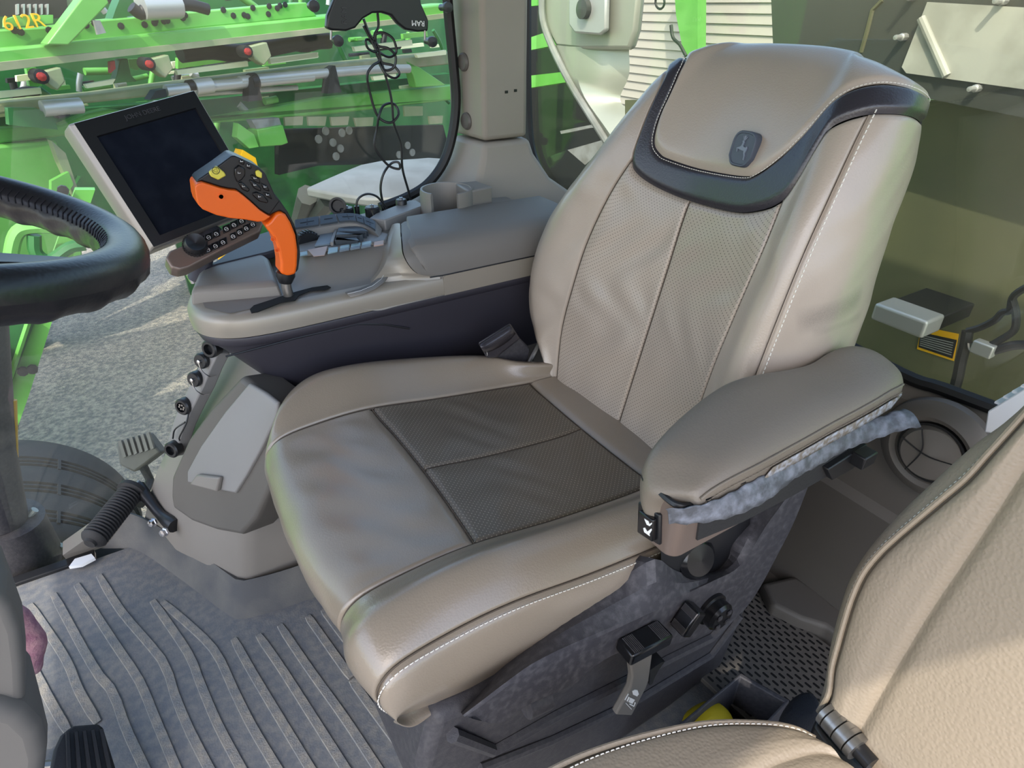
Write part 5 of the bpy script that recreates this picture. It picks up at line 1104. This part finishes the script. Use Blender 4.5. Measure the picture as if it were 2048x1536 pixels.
for q in ((318, 1037), (341, 1056)):
    p = on(*q, 'z', .13) + V(.01, .012, .004); mb = MB(); mb.lathe(p, V(.75, .6, .3), [(.0105, 0), (.0105, .004), (.008, .005), (.008, .012), (0, .013)], 6); mb.build('bolt', 'chrome', fp, smooth=False)
mb = MB(); p = on(293, 955, 'z', .17); mb.tube([f1 + fd * .01, f1 + fd * .035], .006, 10); mb.build('peg_stud', 'steel', fp)
sc2 = MB(); pp = [on(*p, 'z', .012) for p in ((140, 1138), (152, 1122), (185, 1112), (192, 1120), (165, 1134))]; sc2.prism(pp, V(0, 0, .008)); tag(sc2.build('paper_scrap', 'white_paper', None), 'crumpled white paper scrap on the floor edge under the foot peg', 'paper')
# ================================================================== outside
mat('gravel', (132, 127, 122), .9, col2=(192, 178, 160), vscale=26.0, detail=15, vlo=.38, vhi=.68, bump=1.0, bscale=60, dist=.03)
mb = MB(); mb.box(V(-5, -20, -1.95), (90, 90, .1)); structure(mb.build('ground', 'gravel', None, smooth=False))
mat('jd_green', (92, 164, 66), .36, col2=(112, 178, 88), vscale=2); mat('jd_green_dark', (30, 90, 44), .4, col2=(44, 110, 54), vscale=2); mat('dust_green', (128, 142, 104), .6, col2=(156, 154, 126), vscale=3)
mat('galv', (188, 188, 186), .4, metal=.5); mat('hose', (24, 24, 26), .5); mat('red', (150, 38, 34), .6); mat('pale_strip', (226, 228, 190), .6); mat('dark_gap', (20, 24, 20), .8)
mat('tank_grey', (66, 69, 64), .5, var=.1, vscale=4); mat('tank_pale', (190, 190, 180), .5, col2=(166, 166, 156), vscale=9); mat('tank_olive', (98, 98, 74), .35, col2=(86, 88, 66), vscale=3); mat('pale_panel', (142, 144, 143), .5, col2=(118, 118, 114), vscale=7); mat('siding', (176, 170, 160), .7)
mat('silver_panel', (168, 170, 158), .3, metal=.4)
# ---- parked harvester header: all traced on one standing plane
HA, HB_ = CAM + ray(0, 300) * 7.0, CAM + ray(900, 300) * 10.0
hd = HB_ - HA; hd[2] = 0; hd = nrm(hd); hn = nrm(np.cross(hd, V(0, 0, 1))); hn = hn if np.dot(hn, CAM - HA) > 0 else -hn
def hp(px, py, d=0.0): return onp(px, py, HA + hn * d, hn)
hdr = thing('corn_header', 'large green harvester header with pipes and beams parked outside', 'header')
def hpoly(name, pts, mt, d=0.0, th=.2, bev=.0):
    m_ = MB(); m_.prism([hp(*p, d) for p in pts], -hn * th); return m_.build(name, mt, hdr, bev=bev, smooth=bool(bev))
def a1(x, y): return (x * .3125, y * .3125)
def q1(*l): return [a1(*p) for p in l]
def q2(*l): return [(480 + p[0] * .3125, p[1] * .3125) for p in l]
hpoly('back_sheet', q1((-400, -100), (4200, -200), (4200, 1000), (2800, 1100), (2300, 1500), (500, 1560), (-400, 1500)), 'jd_green_dark', -1.6, .05)
hpoly('top_plate', q1((-200, 205), (300, 175), (650, 130), (1150, 85), (1960, 15), (2030, 105), (1200, 185), (640, 250), (-200, 330)), 'jd_green', .10, .25, .01)
hpoly('main_beam', q1((-200, 330), (640, 250), (1200, 190), (2030, 110), (2900, 20), (2900, 105), (2048, 200), (1060, 320), (520, 380), (-200, 470)), 'jd_green', .25, .4, .02)
hpoly('beam_lip', q1((-200, 420), (520, 345), (1060, 290), (2048, 180), (2900, 80), (2900, 110), (2048, 215), (1060, 330), (520, 390), (-200, 480)), 'dust_green', .30, .1)
hpoly('brace_arm', q1((300, 285), (560, -60), (660, -60), (700, 20), (440, 290)), 'jd_green', .4, .15, .01)
hpoly('brace_arm', q1((740, 60), (780, -40), (905, -40), (800, 130), (720, 120)), 'jd_green_dark', .0, .15)
hpoly('rear_beam', q1((-200, 690), (0, 660), (640, 600), (1040, 545), (2048, 420), (2900, 330), (2900, 410), (2048, 500), (1040, 610), (400, 680), (-200, 760)), 'dust_green', -.1, .3, .02)
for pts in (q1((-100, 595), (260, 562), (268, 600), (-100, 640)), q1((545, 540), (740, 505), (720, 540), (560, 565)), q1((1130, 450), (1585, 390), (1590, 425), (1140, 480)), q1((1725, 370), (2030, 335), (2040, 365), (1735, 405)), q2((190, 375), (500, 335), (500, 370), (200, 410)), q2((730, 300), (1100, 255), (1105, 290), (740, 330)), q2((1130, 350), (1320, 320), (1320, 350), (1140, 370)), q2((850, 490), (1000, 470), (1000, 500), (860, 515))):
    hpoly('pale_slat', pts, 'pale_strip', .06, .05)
hpoly('gusset_plate', q1((50, 690), (230, 690), (350, 760), (370, 830), (60, 800)), 'jd_green_dark', .1, .08)
hpoly('lower_rail', q1((-200, 830), (400, 800), (560, 730), (700, 700), (1300, 770), (2048, 630), (2900, 540), (2900, 640), (2048, 740), (1340, 790), (700, 830), (200, 900), (-200, 940)), 'jd_green', -.3, .25, .02)
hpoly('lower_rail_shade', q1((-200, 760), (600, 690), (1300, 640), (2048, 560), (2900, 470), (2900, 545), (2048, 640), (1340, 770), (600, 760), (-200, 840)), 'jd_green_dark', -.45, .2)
hpoly('snout_sheet', q1((-300, 960), (200, 915), (360, 900), (480, 1180), (520, 1536), (560, 1900), (-300, 1900)), 'jd_green', -.2, .3, .02)
hpoly('snout_edge', q1((330, 900), (420, 980), (540, 1330), (520, 1340), (380, 1040)), 'dust_green', .0, .1)
hpoly('hinge_plate', q1((330, 1160), (440, 1100), (470, 1180), (420, 1260), (330, 1250)), 'jd_green', .05, .06)
hpoly('dark_panel', q1((440, 1250), (520, 1130), (620, 1320), (680, 1540), (500, 1500)), 'jd_green_dark', -.15, .1)
hpoly('bracket_box', q2((75, 770), (250, 755), (275, 830), (120, 850)), 'pale_panel', -.1, .12); hpoly('bracket_box', q2((110, 830), (275, 800), (310, 915), (270, 930), (130, 940)), 'jd_green', -.05, .2, .01)
hpoly('support_leg', q2((-10, 790), (90, 860), (120, 940), (60, 950), (-20, 880)), 'jd_green', .0, .1)
hpoly('yellow_chain_cover', q2((20, 960), (100, 1010), (120, 1090), (60, 1100), (0, 1010)), 'yellow_paint', .1, .15)
hpoly('yellow_chain_cover', [(440, 500), (462, 490), (470, 512), (448, 530)], 'yellow_paint', .1, .1)
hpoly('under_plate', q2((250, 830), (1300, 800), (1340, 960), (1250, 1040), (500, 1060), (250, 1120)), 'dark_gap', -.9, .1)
for i, pts in enumerate((q2((285, 750), (405, 745), (400, 800), (290, 805)), q2((435, 748), (555, 745), (545, 805), (440, 805)), q2((580, 750), (700, 745), (690, 800), (590, 805)), q2((730, 755), (855, 750), (850, 805), (745, 810)), q2((1050, 680), (1170, 680), (1170, 740), (1055, 745)), q2((1210, 745), (1300, 740), (1295, 790), (1215, 795)))):
    hpoly('slot_window', pts, 'dust_green', -.25, .03)
for i in range(10):
    x, y = [(500, 890), (545, 838), (592, 912), (640, 950), (650, 850), (695, 835), (612, 1000), (1070, 930), (1100, 975), (1015, 990)][i]
    m_ = MB(); m_.lathe(hp(480 + x * .3125, y * .3125, -.78), hn, [(0, 0), (.055, 0), (.055, .02), (0, .02)], 10); m_.build('lit_fleck', 'pale_panel', hdr)  # pale discs painted as white-lit flecks on the dark underside
def hpipe(name, pts, r, mt, d=.0):
    m_ = MB(); m_.tube(cr([hp(*p, d) for p in pts], 3) if len(pts) > 2 else [hp(*p, d) for p in pts], r, 12); return m_.build(name, mt, hdr)
hpipe('drive_shaft', q1((1060, 580), (2000, 490)), .052, 'galv', .05); hpipe('drive_shaft', q2((0, 520), (780, 450), (1080, 440)), .052, 'galv', .05)
hpipe('shaft_sleeve', q1((1240, 560), (1350, 545)), .078, 'galv', .05); hpipe('shaft_sleeve', q1((1600, 525), (1640, 520)), .085, 'hose', .05); hpipe('shaft_sleeve', q1((1200, 555), (1240, 550)), .06, 'hose', .05)
hpipe('drive_shaft', q1((270, 695), (520, 675)), .065, 'galv', .1); hpipe('drive_shaft', q1((1100, 610), (1900, 560)), .03, 'galv', -.1)
for pts in (q1((360, 700), (440, 660), (450, 740), (380, 760)), q1((1600, 500), (1640, 480), (1680, 640), (1590, 650)), q2((580, 440), (610, 420), (650, 590), (560, 600)), q1((1000, 580), (1060, 570), (1070, 620), (960, 640))):
    hpoly('bearing_bracket', pts, 'hose', .12, .12)
for x, y in ((330, 490), (1020, 410), (1650, 330)):
    hpoly('clamp_block', q1((x - 60, y - 30), (x + 60, y - 60), (x + 90, y + 30), (x + 40, y + 90), (x - 20, y + 50)), 'dust_green', .36, .12, .01)
    m_ = MB(); m_.lathe(hp(*a1(x - 70, y), .40), hn, [(.055, -.1), (.055, .02), (0, .03)], 12); m_.build('hose_end', 'hose', hdr)
    m_ = MB(); m_.lathe(hp(*a1(x - 70, y), .42), hn, [(.032, 0), (.032, .03), (0, .04)], 10); m_.build('red_cap', 'red', hdr)
hpipe('hydraulic_hose', q1((840, 45), (900, 90), (930, 60), (1000, 40), (1200, 30), (1330, 60)), .05, 'hose', .3); hpipe('hydraulic_block', q1((900, 40), (1140, 30)), .11, 'galv', .3)
hpipe('hydraulic_hose', q1((1150, 340), (1350, 320), (1550, 340), (1900, 270), (2100, 260)), .09, 'hose', -.2)
hpipe('hydraulic_hose', q2((300, 280), (430, 300), (560, 250)), .06, 'hose', -.2)
hpoly('red_reflector', q1((705, 395), (735, 388), (740, 440), (708, 468)), 'red', .2, .05)
hpoly('yoke_arm', q1((770, 380), (820, 375), (840, 480), (880, 520), (730, 535), (750, 480)), 'jd_green_dark', .05, .12, .01); hpoly('yoke_arm', q2((1050, 380), (1150, 430), (1320, 545), (1130, 560), (1110, 480)), 'jd_green', -.1, .15, .01)
hpoly('cover_panel', q1((820, 380), (960, 370), (880, 450), (830, 430)), 'jd_green', -.2, .06); hpoly('cover_panel', q1((1140, 370), (1560, 340), (1560, 380), (1140, 440)), 'jd_green', -.5, .06); hpoly('cover_panel', q1((170, 440), (230, 430), (270, 550), (190, 550)), 'jd_green', -.4, .06)
hpoly('hinge_tab', q1((600, 130), (640, 130), (680, 210), (625, 222)), 'pale_panel', .42, .03)
hpoly('engine_block', q1((-200, -60), (420, -60), (440, 110), (330, 120), (60, 105), (-200, 110)), 'hose', -.3, .3)
for k in range(6): hpoly('cooling_fin', q1((110 + k * 38, 30), (122 + k * 38, 25), (122 + k * 38, 90), (112 + k * 38, 95)), 'galv', -.25, .05)
hpoly('number_plate', q1((30, 130), (110, 100), (340, 95), (340, 150), (30, 175)), 'jd_green', .2, .05)
cx = hp(*a1(150, 143), .225); ex_ = nrm(hp(*a1(245, 132), .225) - hp(*a1(55, 152), .225)); text_mesh('number_lettering', '612R', .14, cx, ex_, V(0, 0, 1), 'yellow_paint', hdr, extrude=.01)
rng = random.Random(4)
for k in range(26):
    x = rng.uniform(0, 1950); y = 250 - x * .085 - rng.uniform(8, 75); m_ = MB(); m_.lathe(hp(*a1(x, y), .101), hn, [(.028, 0), (.028, .012), (0, .015)], 8); m_.build('bolt', 'hose', hdr)
rg2 = random.Random(11)
clut = [('jd_green', 'strut'), ('jd_green_dark', 'strut'), ('hose', 'hose_piece'), ('galv', 'fitting'), ('pale_strip', 'painted_lit_edge'), ('dark_gap', 'painted_gap'), ('jd_green', 'plate'), ('dust_green', 'plate')]  # pale plates painted as sunlit bits, dark ones as shaded gaps
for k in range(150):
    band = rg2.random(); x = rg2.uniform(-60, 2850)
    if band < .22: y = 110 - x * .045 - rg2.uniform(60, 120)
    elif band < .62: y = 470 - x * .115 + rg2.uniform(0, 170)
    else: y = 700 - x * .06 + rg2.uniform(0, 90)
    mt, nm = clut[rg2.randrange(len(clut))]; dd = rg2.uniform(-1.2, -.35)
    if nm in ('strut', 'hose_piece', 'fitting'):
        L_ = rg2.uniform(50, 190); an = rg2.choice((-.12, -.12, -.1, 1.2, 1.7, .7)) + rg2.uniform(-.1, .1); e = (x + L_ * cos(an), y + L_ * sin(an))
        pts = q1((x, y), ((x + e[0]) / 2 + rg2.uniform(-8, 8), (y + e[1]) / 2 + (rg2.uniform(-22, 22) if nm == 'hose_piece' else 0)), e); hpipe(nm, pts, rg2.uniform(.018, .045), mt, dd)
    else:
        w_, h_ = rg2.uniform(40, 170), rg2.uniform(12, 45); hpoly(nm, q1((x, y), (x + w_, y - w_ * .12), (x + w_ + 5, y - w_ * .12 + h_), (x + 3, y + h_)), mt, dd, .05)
# ground stands so that the header rests on the yard
for px in (-120, 330, 760):
    t = hp(px, 330, -.8); m_ = MB(); m_.box(V(t[0], t[1], (t[2] - 1.9) / 2), (.25, .25, t[2] + 1.9)); m_.build('transport_stand', 'jd_green_dark', hdr)
# ---- green side frame nearer to the cab
sf_ = thing('green_side_frame', 'long green bolted frame plate slanting down beside the steering wheel', 'frame')
def gp(px, py, y=-3.6): return on(px, py, 'y', y)
mb = MB(); mb.prism([gp(*p) for p in ((-40, 985), (0, 924), (14, 915), (58, 790), (105, 640), (150, 500), (190, 380), (150, 380), (60, 640), (-40, 900))], V(0, -.06, 0)); mb.build('frame_plate', 'jd_green', sf_)
mb = MB(); mb.prism([gp(*p, -3.58) for p in ((-40, 640), (20, 640), (60, 620), (112, 560), (75, 630), (0, 830), (-40, 900))], V(0, -.02, 0)); mb.build('frame_web', 'jd_green_dark', sf_)
mb = MB(); mb.tube([gp(58, 640, -3.56), gp(0, 815, -3.56)], .014, 6); mb.build('frame_rib', 'jd_green', sf_)
for p in ((46, 741), (65, 737), (8, 859), (26, 854), (126, 380), (112, 398)):
    m_ = MB(); m_.lathe(gp(*p, -3.585), V(0, 1, 0), [(.024, 0), (.024, .02), (0, .022)], 8); m_.build('bolt', 'hose', sf_)
m_ = MB(); m_.tube(cr([gp(20, 520, -3.5), gp(32, 470, -3.5), gp(60, 455, -3.5), gp(130, 455, -3.5)], 4), .03, 8); m_.build('bent_rod', 'jd_green', sf_)
m_ = MB(); m_.tube(cr([gp(68, 470, -3.5), gp(72, 505, -3.5), gp(100, 520, -3.5), gp(140, 495, -3.5), gp(170, 490, -3.5)], 4), .028, 8); m_.build('bent_rod', 'jd_green_dark', sf_)
m_ = MB(); m_.lathe(gp(-34, 725, -3.5), V(0, 1, 0), [(.10, -.05), (.10, .05), (.07, .07), (0, .08)], 20); m_.build('yellow_roller', 'yellow_paint', sf_)
for k, (x0, x1, y, z0, z1) in enumerate(((1.05, 3.2, -4.0, -1.9, 1.2), (1.35, 4.3, -4.9, -1.9, 2.4), (2.0, 4.6, -6.9, -1.9, 2.2))):  # unseen upright panels added to cast shadow on the yard
    m_ = MB(); m_.box(V((x0 + x1) / 2, y, (z0 + z1) / 2), (x1 - x0, .10, z1 - z0)); m_.build('shadow_panel', 'jd_green', sf_)
m_ = MB(); m_.box(V(2.15, -5.4, -1.0), (.2, 3.0, .2)); m_.build('shadow_panel_tie', 'jd_green_dark', sf_)  # added bar joining the unseen shadow casters
# ---- round ridged cover below the window
ty = thing('ridged_drum_cover', 'round black ridged cover outside below the side window', 'cover')
TC = V(.70, -1.84, -.50); prof = [(.30, 0), (.37, 0), (.395, .02), (.405, .05)]
for k in range(3):
    for j in range(3):
        h = .07 + k * .15 + j * .022; prof += [(.408, h), (.396, h + .004), (.396, h + .010), (.409, h + .014)]
    prof += [(.412, .07 + k * .15 + .09), (.412, .07 + k * .15 + .13)]
prof += [(.40, .55), (.36, .58), (.30, .58)]
mb = MB(); mb.lathe(TC, V(0, -1, 0), prof, 90); mb.build('drum_shell', 'rubber', ty)
for k in range(3):
    for a in (radians(108), radians(128), radians(86)):
        mb = MB(); rd = V(cos(a), 0, sin(a)); tn = V(-sin(a), 0, cos(a)); mb.box(TC + rd * .404 + V(0, -(.095 + k * .15), 0), (.016, .062, .008), [rd, V(0, 1, 0), tn]); mb.build('ridge_bridge', 'rubber', ty)
mb = MB(); mb.box(TC + V(0, -.29, -.8), (.3, .4, 1.2)); mb.build('drum_support', 'plastic_dark', ty)
# hydraulic post with clamps beside the tyre
hyd = thing('dark_filter_post', 'dark cylindrical post with chrome clamps outside the window by the tyre', 'post')
hx = lambda px, py: on(px, py, 'y', -1.62)
mb = MB(); mb.tube([hx(-55, 560), hx(-30, 900), hx(-12, 1040)], [.055, .058, .068], 24); mb.tube([hx(-2, 1040), hx(2, 1060), hx(18, 1110), hx(10, 1180), hx(-30, 1290)], [.092, .095, .11, .115, .11], 24); mb.build('post_body', 'plastic_dark', hyd)
mb = MB(); mb.tube([hx(28, 800), hx(32, 960)], .006, 8); mb.build('yellow_line', 'yellow_paint', hyd)
for q in ((56, 1035), (110, 1106)):
    a, b = hx(q[0] - 13, q[1] + 14), hx(q[0] + 14, q[1] - 16); mb = MB(); mb.tube([a, lerp(a, b, .6)], .011, 10); mb.build('clamp', 'chrome', hyd); mb = MB(); mb.tube([lerp(a, b, .6), b], .009, 10); mb.build('clamp_tip', 'galv', hyd)
# ribbed work lamp outside
wl = thing('work_lamp', 'ribbed rectangular work lamp mounted outside below the window', 'lamp')
wx = lambda px, py, d=0.0: onp(px, py, V(.19, -1.72, .10) + V(.3, .8, .52) * d, V(.3, .8, .52))
mb = MB(); mb.prism([wx(*p) for p in ((231, 885), (292, 866), (322, 905), (268, 945), (238, 930))], -V(.3, .8, .52) * .05); mb.build('lamp_body', 'plastic_taupe', wl, bev=.006)
for k in range(6):
    mb = MB(); mb.prism([wx(240 + k * 11, 882 - k * 3.2, .0), wx(246 + k * 11, 880 - k * 3.2, .0), wx(256 + k * 11, 912 - k * 3.2, .0), wx(250 + k * 11, 915 - k * 3.2, .0)], V(.3, .8, .52) * .012); mb.build('lamp_fin', 'plastic_grey', wl)
mb = MB(); mb.tube([wx(285, 930, -.03), wx(300, 960, -.05), V(.2, -1.62, .0)], .012, 8); mb.build('lamp_bracket', 'plastic_dark', wl)
mat('fender_grey', (112, 114, 113), .5, col2=(98, 98, 95), vscale=5)
# pale plastic fender outside the window
fe = thing('pale_fender', 'pale grey plastic fender panel outside the side window', 'fender')
FZ = .42
fo = [(612, 377), (650, 360), (700, 340), (760, 328), (860, 322), (905, 318), (905, 350), (870, 375), (800, 396), (735, 397), (660, 386)]
R0 = [on(*p, 'z', FZ) for p in fo]; mb = MB(); mb.loft([[p - V(0, 0, .04) for p in R0], R0, [p + (sum(R0) / len(R0) - p) * .35 + V(0, 0, .04) for p in R0]]); mb.build('fender_panel', 'fender_grey', fe, bev=.01)
for a, b in (((615, 390), (590, 470)), ((660, 395), (600, 470))):
    pa, pb = on(*a, 'z', FZ - .05), on(*b, 'z', FZ - .5); mb = MB(); mb.tube([pa, pb, V(pb[0], pb[1], -1.9)], .05, 8); mb.build('fender_strut', 'tank_grey', fe)
# ---- machine body behind the cab: tank wall with window, bolts, control box
XT = -1.80
tk = thing('grain_tank_wall', 'olive grey tank wall with a pale bolted window seen through the rear glass', 'tank')
def tx(px, py, x=XT): return on(px, py, 'x', x)
mb = MB(); mb.prism([tx(*p) for p in ((1536, -150), (1546, 90), (1560, 150), (1820, 190), (2050, 236), (2400, 300), (2400, -150))], V(-.02, 0, 0)); mb.build('upper_plate', 'tank_grey', tk)
mb = MB(); mb.prism([tx(*p, XT - .16) for p in ((1250, 200), (2500, 200), (2500, 1400), (1250, 1400))], V(-.02, 0, 0)); mb.build('lower_panel', 'tank_olive', tk)
mb = MB(); mb.prism([tx(*p, XT + .004) for p in ((1857, 4), (2070, 16), (2400, 40), (2400, 240), (2048, 178), (1815, 146), (1806, 134))], V(.006, 0, 0)); wpan = mb.build('tank_window', 'tank_pale', tk)
mb = MB(); mb.tube([tx(1842, 36, XT + .012), tx(1893, 152, XT + .012)], .010, 10); mb.build('window_brace', 'tank_pale', wpan)
for p in ((1811, 74), (1958, 176), (1828, -6), (2010, 2)):
    q = tx(*p); mb = MB(); mb.lathe(q, V(1, 0, 0), [(.009, -.002), (.009, .02), (.006, .022), (.006, .045), (0, .046)], 8); mb.build('bolt', 'galv', tk)
mb = MB(); mb.tube([tx(1722, 105), tx(1735, 60), tx(1745, 20), tx(1765, 0)], .006, 6); mb.build('plate_seam', 'tank_olive', tk)
eb = thing('control_module', 'black control box with a silver end bolted to the tank wall', 'box')
e0 = [(1752, 612), (1790, 593), (1888, 628), (1880, 668), (1850, 668), (1755, 632)]
ca, cb, cc_, cd_ = tx(1752, 610, XT + .10), tx(1872, 645, XT + .10), tx(1835, 575, XT - .12), tx(1940, 600, XT - .12)
zt = (ca[2] + cb[2]) / 2; yl, yr = ca[1], tx(1850, 668, XT + .10)[1]
mb = MB(); mb.box(V(XT + .065, (yl + yr) / 2, zt - .022), (.09, yr - yl, .05)); mb.build('end_cap', 'galv', eb, bev=.008, bseg=3)
mb = MB(); mb.box(V(XT - .06, (yl + yr) / 2, zt - .026), (.17, (yr - yl) * .94, .042)); mb.build('module_body', 'plastic_black', eb, bev=.004)
wlb = thing('warning_label', 'yellow edged black warning label on the tank wall under the control box', 'label')
lx = XT - .157; lp = [tx(*p, lx) for p in ((1843, 652), (1918, 668), (1908, 722), (1834, 698))]
mb = MB(); mb.prism(lp, V(.001, 0, 0)); mb.build('label_base', 'yellow_paint', wlb, smooth=False)
mb = MB(); mb.prism([tx(*p, lx + .0016) for p in ((1841, 664), (1914, 680), (1905, 717), (1837, 694))], V(.001, 0, 0)); mb.build('label_field', 'plastic_black', wlb, smooth=False)
mb = MB()
for k in range(6):
    t = .12 + .14 * k; a = tx(*(1842 - 1 * t * 3, 666 + 28 * t), lx + .003); b = tx(*(1908 - 6 * t, 681 + 34 * t), lx + .003); mb.prism([a, b, b - V(0, 0, .003), a - V(0, 0, .003)], V(.0005, 0, 0))
stuff(mb.build('label_text_lines', 'pale_panel', wlb, smooth=False))
def twire(name, pts, r, label, x=XT + .02, mt='hose'):
    m_ = MB(); m_.tube(cr([tx(p[0], p[1], x) for p in pts], 5), r, 7); return tag(m_.build(name, mt, None), label, 'cable')
twire('harness_cable', ((2080, 560), (2030, 590), (2020, 620), (2005, 625), (1990, 640), (1960, 655), (1935, 662)), .009, 'black harness cable running to a connector on the tank wall')
twire('harness_branch', ((2025, 600), (2032, 630), (2028, 660), (2000, 680), (1980, 690), (1955, 692)), .009, 'black cable branch ending in a grey plug near the tank wall')
twire('hanging_harness', ((1935, 662), (1930, 690), (1922, 720), (1915, 755), (1905, 790)), .014, 'thick dark harness hanging down the tank wall beside the label')
twire('loose_cable', ((2070, 690), (2030, 690), (1990, 700), (1965, 705)), .012, 'short thick black cable lying across at the right edge of rear window')
m_ = MB(); m_.box(tx(1968, 697, XT + .03), (.03, .05, .035)); tag(m_.build('grey_connector', 'galv', None, bev=.004), 'small grey cable connector in front of the tank wall', 'connector')
m_ = MB(); m_.tube(cr([tx(*p, XT + .035) for p in ((1942, 685), (1944, 697), (1955, 704), (1962, 706))], 4), .008, 8); tag(m_.build('metal_clip', 'chrome', None), 'bright metal spring clip beside the grey connector', 'clip')
# ---- left of the tank: silver side panel, bracket, strut, far shed
XP = -2.3
sp_l = thing('silver_side_panel', 'curved silver grey machine panel with latch bracket right of the pillar', 'panel')
def tp(px, py, x=XP): return on(px, py, 'x', x)
body_ = [(1085, -140), (1084, 20), (1092, 60), (1112, 95), (1160, 100), (1258, 100), (1270, 60), (1290, -140)]
mb = MB(); mb.prism([tp(*p) for p in body_], V(-.05, 0, 0)); mb.build('panel_sheet', 'silver_panel', sp_l, bev=.02)
rows = []
for a, b in zip(cr([tp(*p) for p in ((1112, 90), (1130, 140), (1160, 190), (1215, 275), (1260, 350))], 4), cr([tp(*p, XP - .1) for p in ((1258, 98), (1258, 150), (1240, 200), (1270, 230), (1330, 300))], 4)): rows.append([a, lerp(a, b, .3) + V(.05, 0, 0), lerp(a, b, .7) + V(.03, 0, 0), b])
mb = MB(); mb.grid(np.array(rows)); mb.build('curved_skirt', 'silver_panel', sp_l)
mb = MB(); mb.tube(cr([tp(*p, XP + .02) for p in ((1084, -20), (1086, 40), (1105, 95), (1140, 165), (1180, 230), (1230, 310), (1260, 360))], 4), .02, 8); mb.build('edge_strip', 'pale_panel', sp_l)
mb = MB(); mb.prism([tp(*p, XP + .03) for p in ((1146, -40), (1146, 50), (1158, 66), (1208, 70), (1220, 60), (1222, -40))], V(.03, 0, 0)); mb.build('latch_bracket', 'galv', sp_l, bev=.01)
mb = MB(); mb.lathe(tp(1172, 18, XP + .06), V(1, 0, 0), [(.045, 0), (.045, .03), (0, .035)], 18); mb.build('latch_knob', 'tank_grey', sp_l)
# green rails between pillar and panel
grl = thing('green_rail', 'horizontal green machine rail seen between pillar and silver panel', 'rail')
mb = MB(); mb.prism([tp(*p, -4.2) for p in ((1000, 158), (1160, 140), (1160, 160), (1000, 185))], V(-.15, 0, 0)); mb.build('rail_body', 'jd_green', grl)
for pts, mt in (([(1040, 0), (1110, -10), (1110, 8), (1040, 14)], 'jd_green'), ([(1060, 75), (1105, 60), (1112, 90), (1062, 100)], 'jd_green'), ([(1040, -150), (1500, -150), (1500, 700), (1040, 700)], 'dark_gap'), ([(1120, 262), (1180, 250), (1180, 256), (1122, 268)], 'pale_panel'), ([(1135, 300), (1205, 280), (1205, 300), (1170, 330)], 'pale_panel')):
    mb = MB(); mb.prism([tp(*p, -4.4 if mt != 'dark_gap' else -5.2) for p in pts], V(-.1, 0, 0)); mb.build('rail_plate', mt, grl)
# shed wall with boards
shd = thing('white_shed_wall', 'white boarded shed wall seen through the rear window', 'wall')
XS = -4.0
w0, w1_ = tp(1222, 60, XS), tp(1600, 60, XS); zt0, zb0 = tp(1300, -150, XS)[2], tp(1300, 250, XS)[2]
nb_ = 22
for k in range(nb_):
    z0 = zb0 + (zt0 - zb0) * k / nb_; z1 = zb0 + (zt0 - zb0) * (k + 1) / nb_
    mb = MB(); mb.loft([[V(XS, y, z0), V(XS + .018, y, z0 + .002), V(XS + .004, y, z1), V(XS, y, z1)] for y in (w0[1], w1_[1])]); mb.build('board', 'siding', shd, smooth=False)
for k in range(2):
    mb = MB(); mb.box(V(XS - .06, lerp(w0, w1_, .2 + .6 * k)[1], (zb0 - 1.9) / 2), (.08, .12, zb0 + 1.9)); mb.build('wall_post', 'tank_grey', shd)
pst = thing('green_post', 'green upright post with a wire latch in front of the shed wall', 'post')
mb = MB(); mb.prism([tp(*p, -3.6) for p in ((1340, -150), (1352, 30), (1368, 110), (1395, 118), (1396, -150))], V(-.08, 0, 0)); mb.build('post_body', 'jd_green', pst)
mb = MB(); pb_ = tp(1385, 110, -3.64); mb.box(V(pb_[0], pb_[1], (pb_[2] - 1.9) / 2), (.06, .06, pb_[2] + 1.9)); mb.build('post_foot', 'jd_green', pst)
mb = MB(); mb.tube(cr([tp(*p, -3.5) for p in ((1342, 50), (1346, 75), (1360, 90), (1372, 112))], 4), .012, 6); mb.build('wire_latch', 'hose', pst)
mb = MB(); mb.tube([tp(1320 + 9 * cos(a), 4 + 14 * sin(a), -3.5) for a in np.linspace(0, 2 * pi, 16)[:-1]], .008, 6, closed=True); mb.build('wire_ring', 'hose', pst)
# machine body under and behind the cab
mb = MB(); mb.box(V(-.04, -.56, -.48), (2.0, 1.7, .84)); structure(mb.build('cab_base', 'jd_green_dark', None))
mb = MB(); mb.box(V(-3.85, -.1, .1), (3.4, 2.2, 2.6)); o = mb.build('tank_body', 'jd_green', tk)
mb = MB(); mb.box(V(-3.85, -.1, -1.55), (2.6, 2.0, .72)); o = mb.build('tank_chassis', 'jd_green_dark', tk)
# ================================================================== origins at the base of each thing
bpy.context.view_layer.update()
def world_bb(o):
    pts = []
    for c in [o] + list(o.children_recursive):
        if c.type == 'MESH' and len(c.data.vertices):
            co = np.zeros(len(c.data.vertices) * 3); c.data.vertices.foreach_get('co', co); co = co.reshape(-1, 3)
            m = np.array(c.matrix_world); pts.append(co @ m[:3, :3].T + m[:3, 3])
    pts = np.concatenate(pts); return pts.min(0), pts.max(0)
for o in list(COL.objects):
    for k in ('grid', 'anchor'):
        if k in o.keys(): del o[k]
    if o.parent is None and o.type == 'EMPTY' and o.children and tuple(o.location) == (0, 0, 0) and 'placed' not in o.keys():
        lo, hi = world_bb(o); base = Vector(((lo[0] + hi[0]) / 2, (lo[1] + hi[1]) / 2, lo[2]))
        o.location = base
        for c in o.children: c.matrix_parent_inverse = Matrix.Translation(-base)
    if 'placed' in o.keys(): del o['placed']
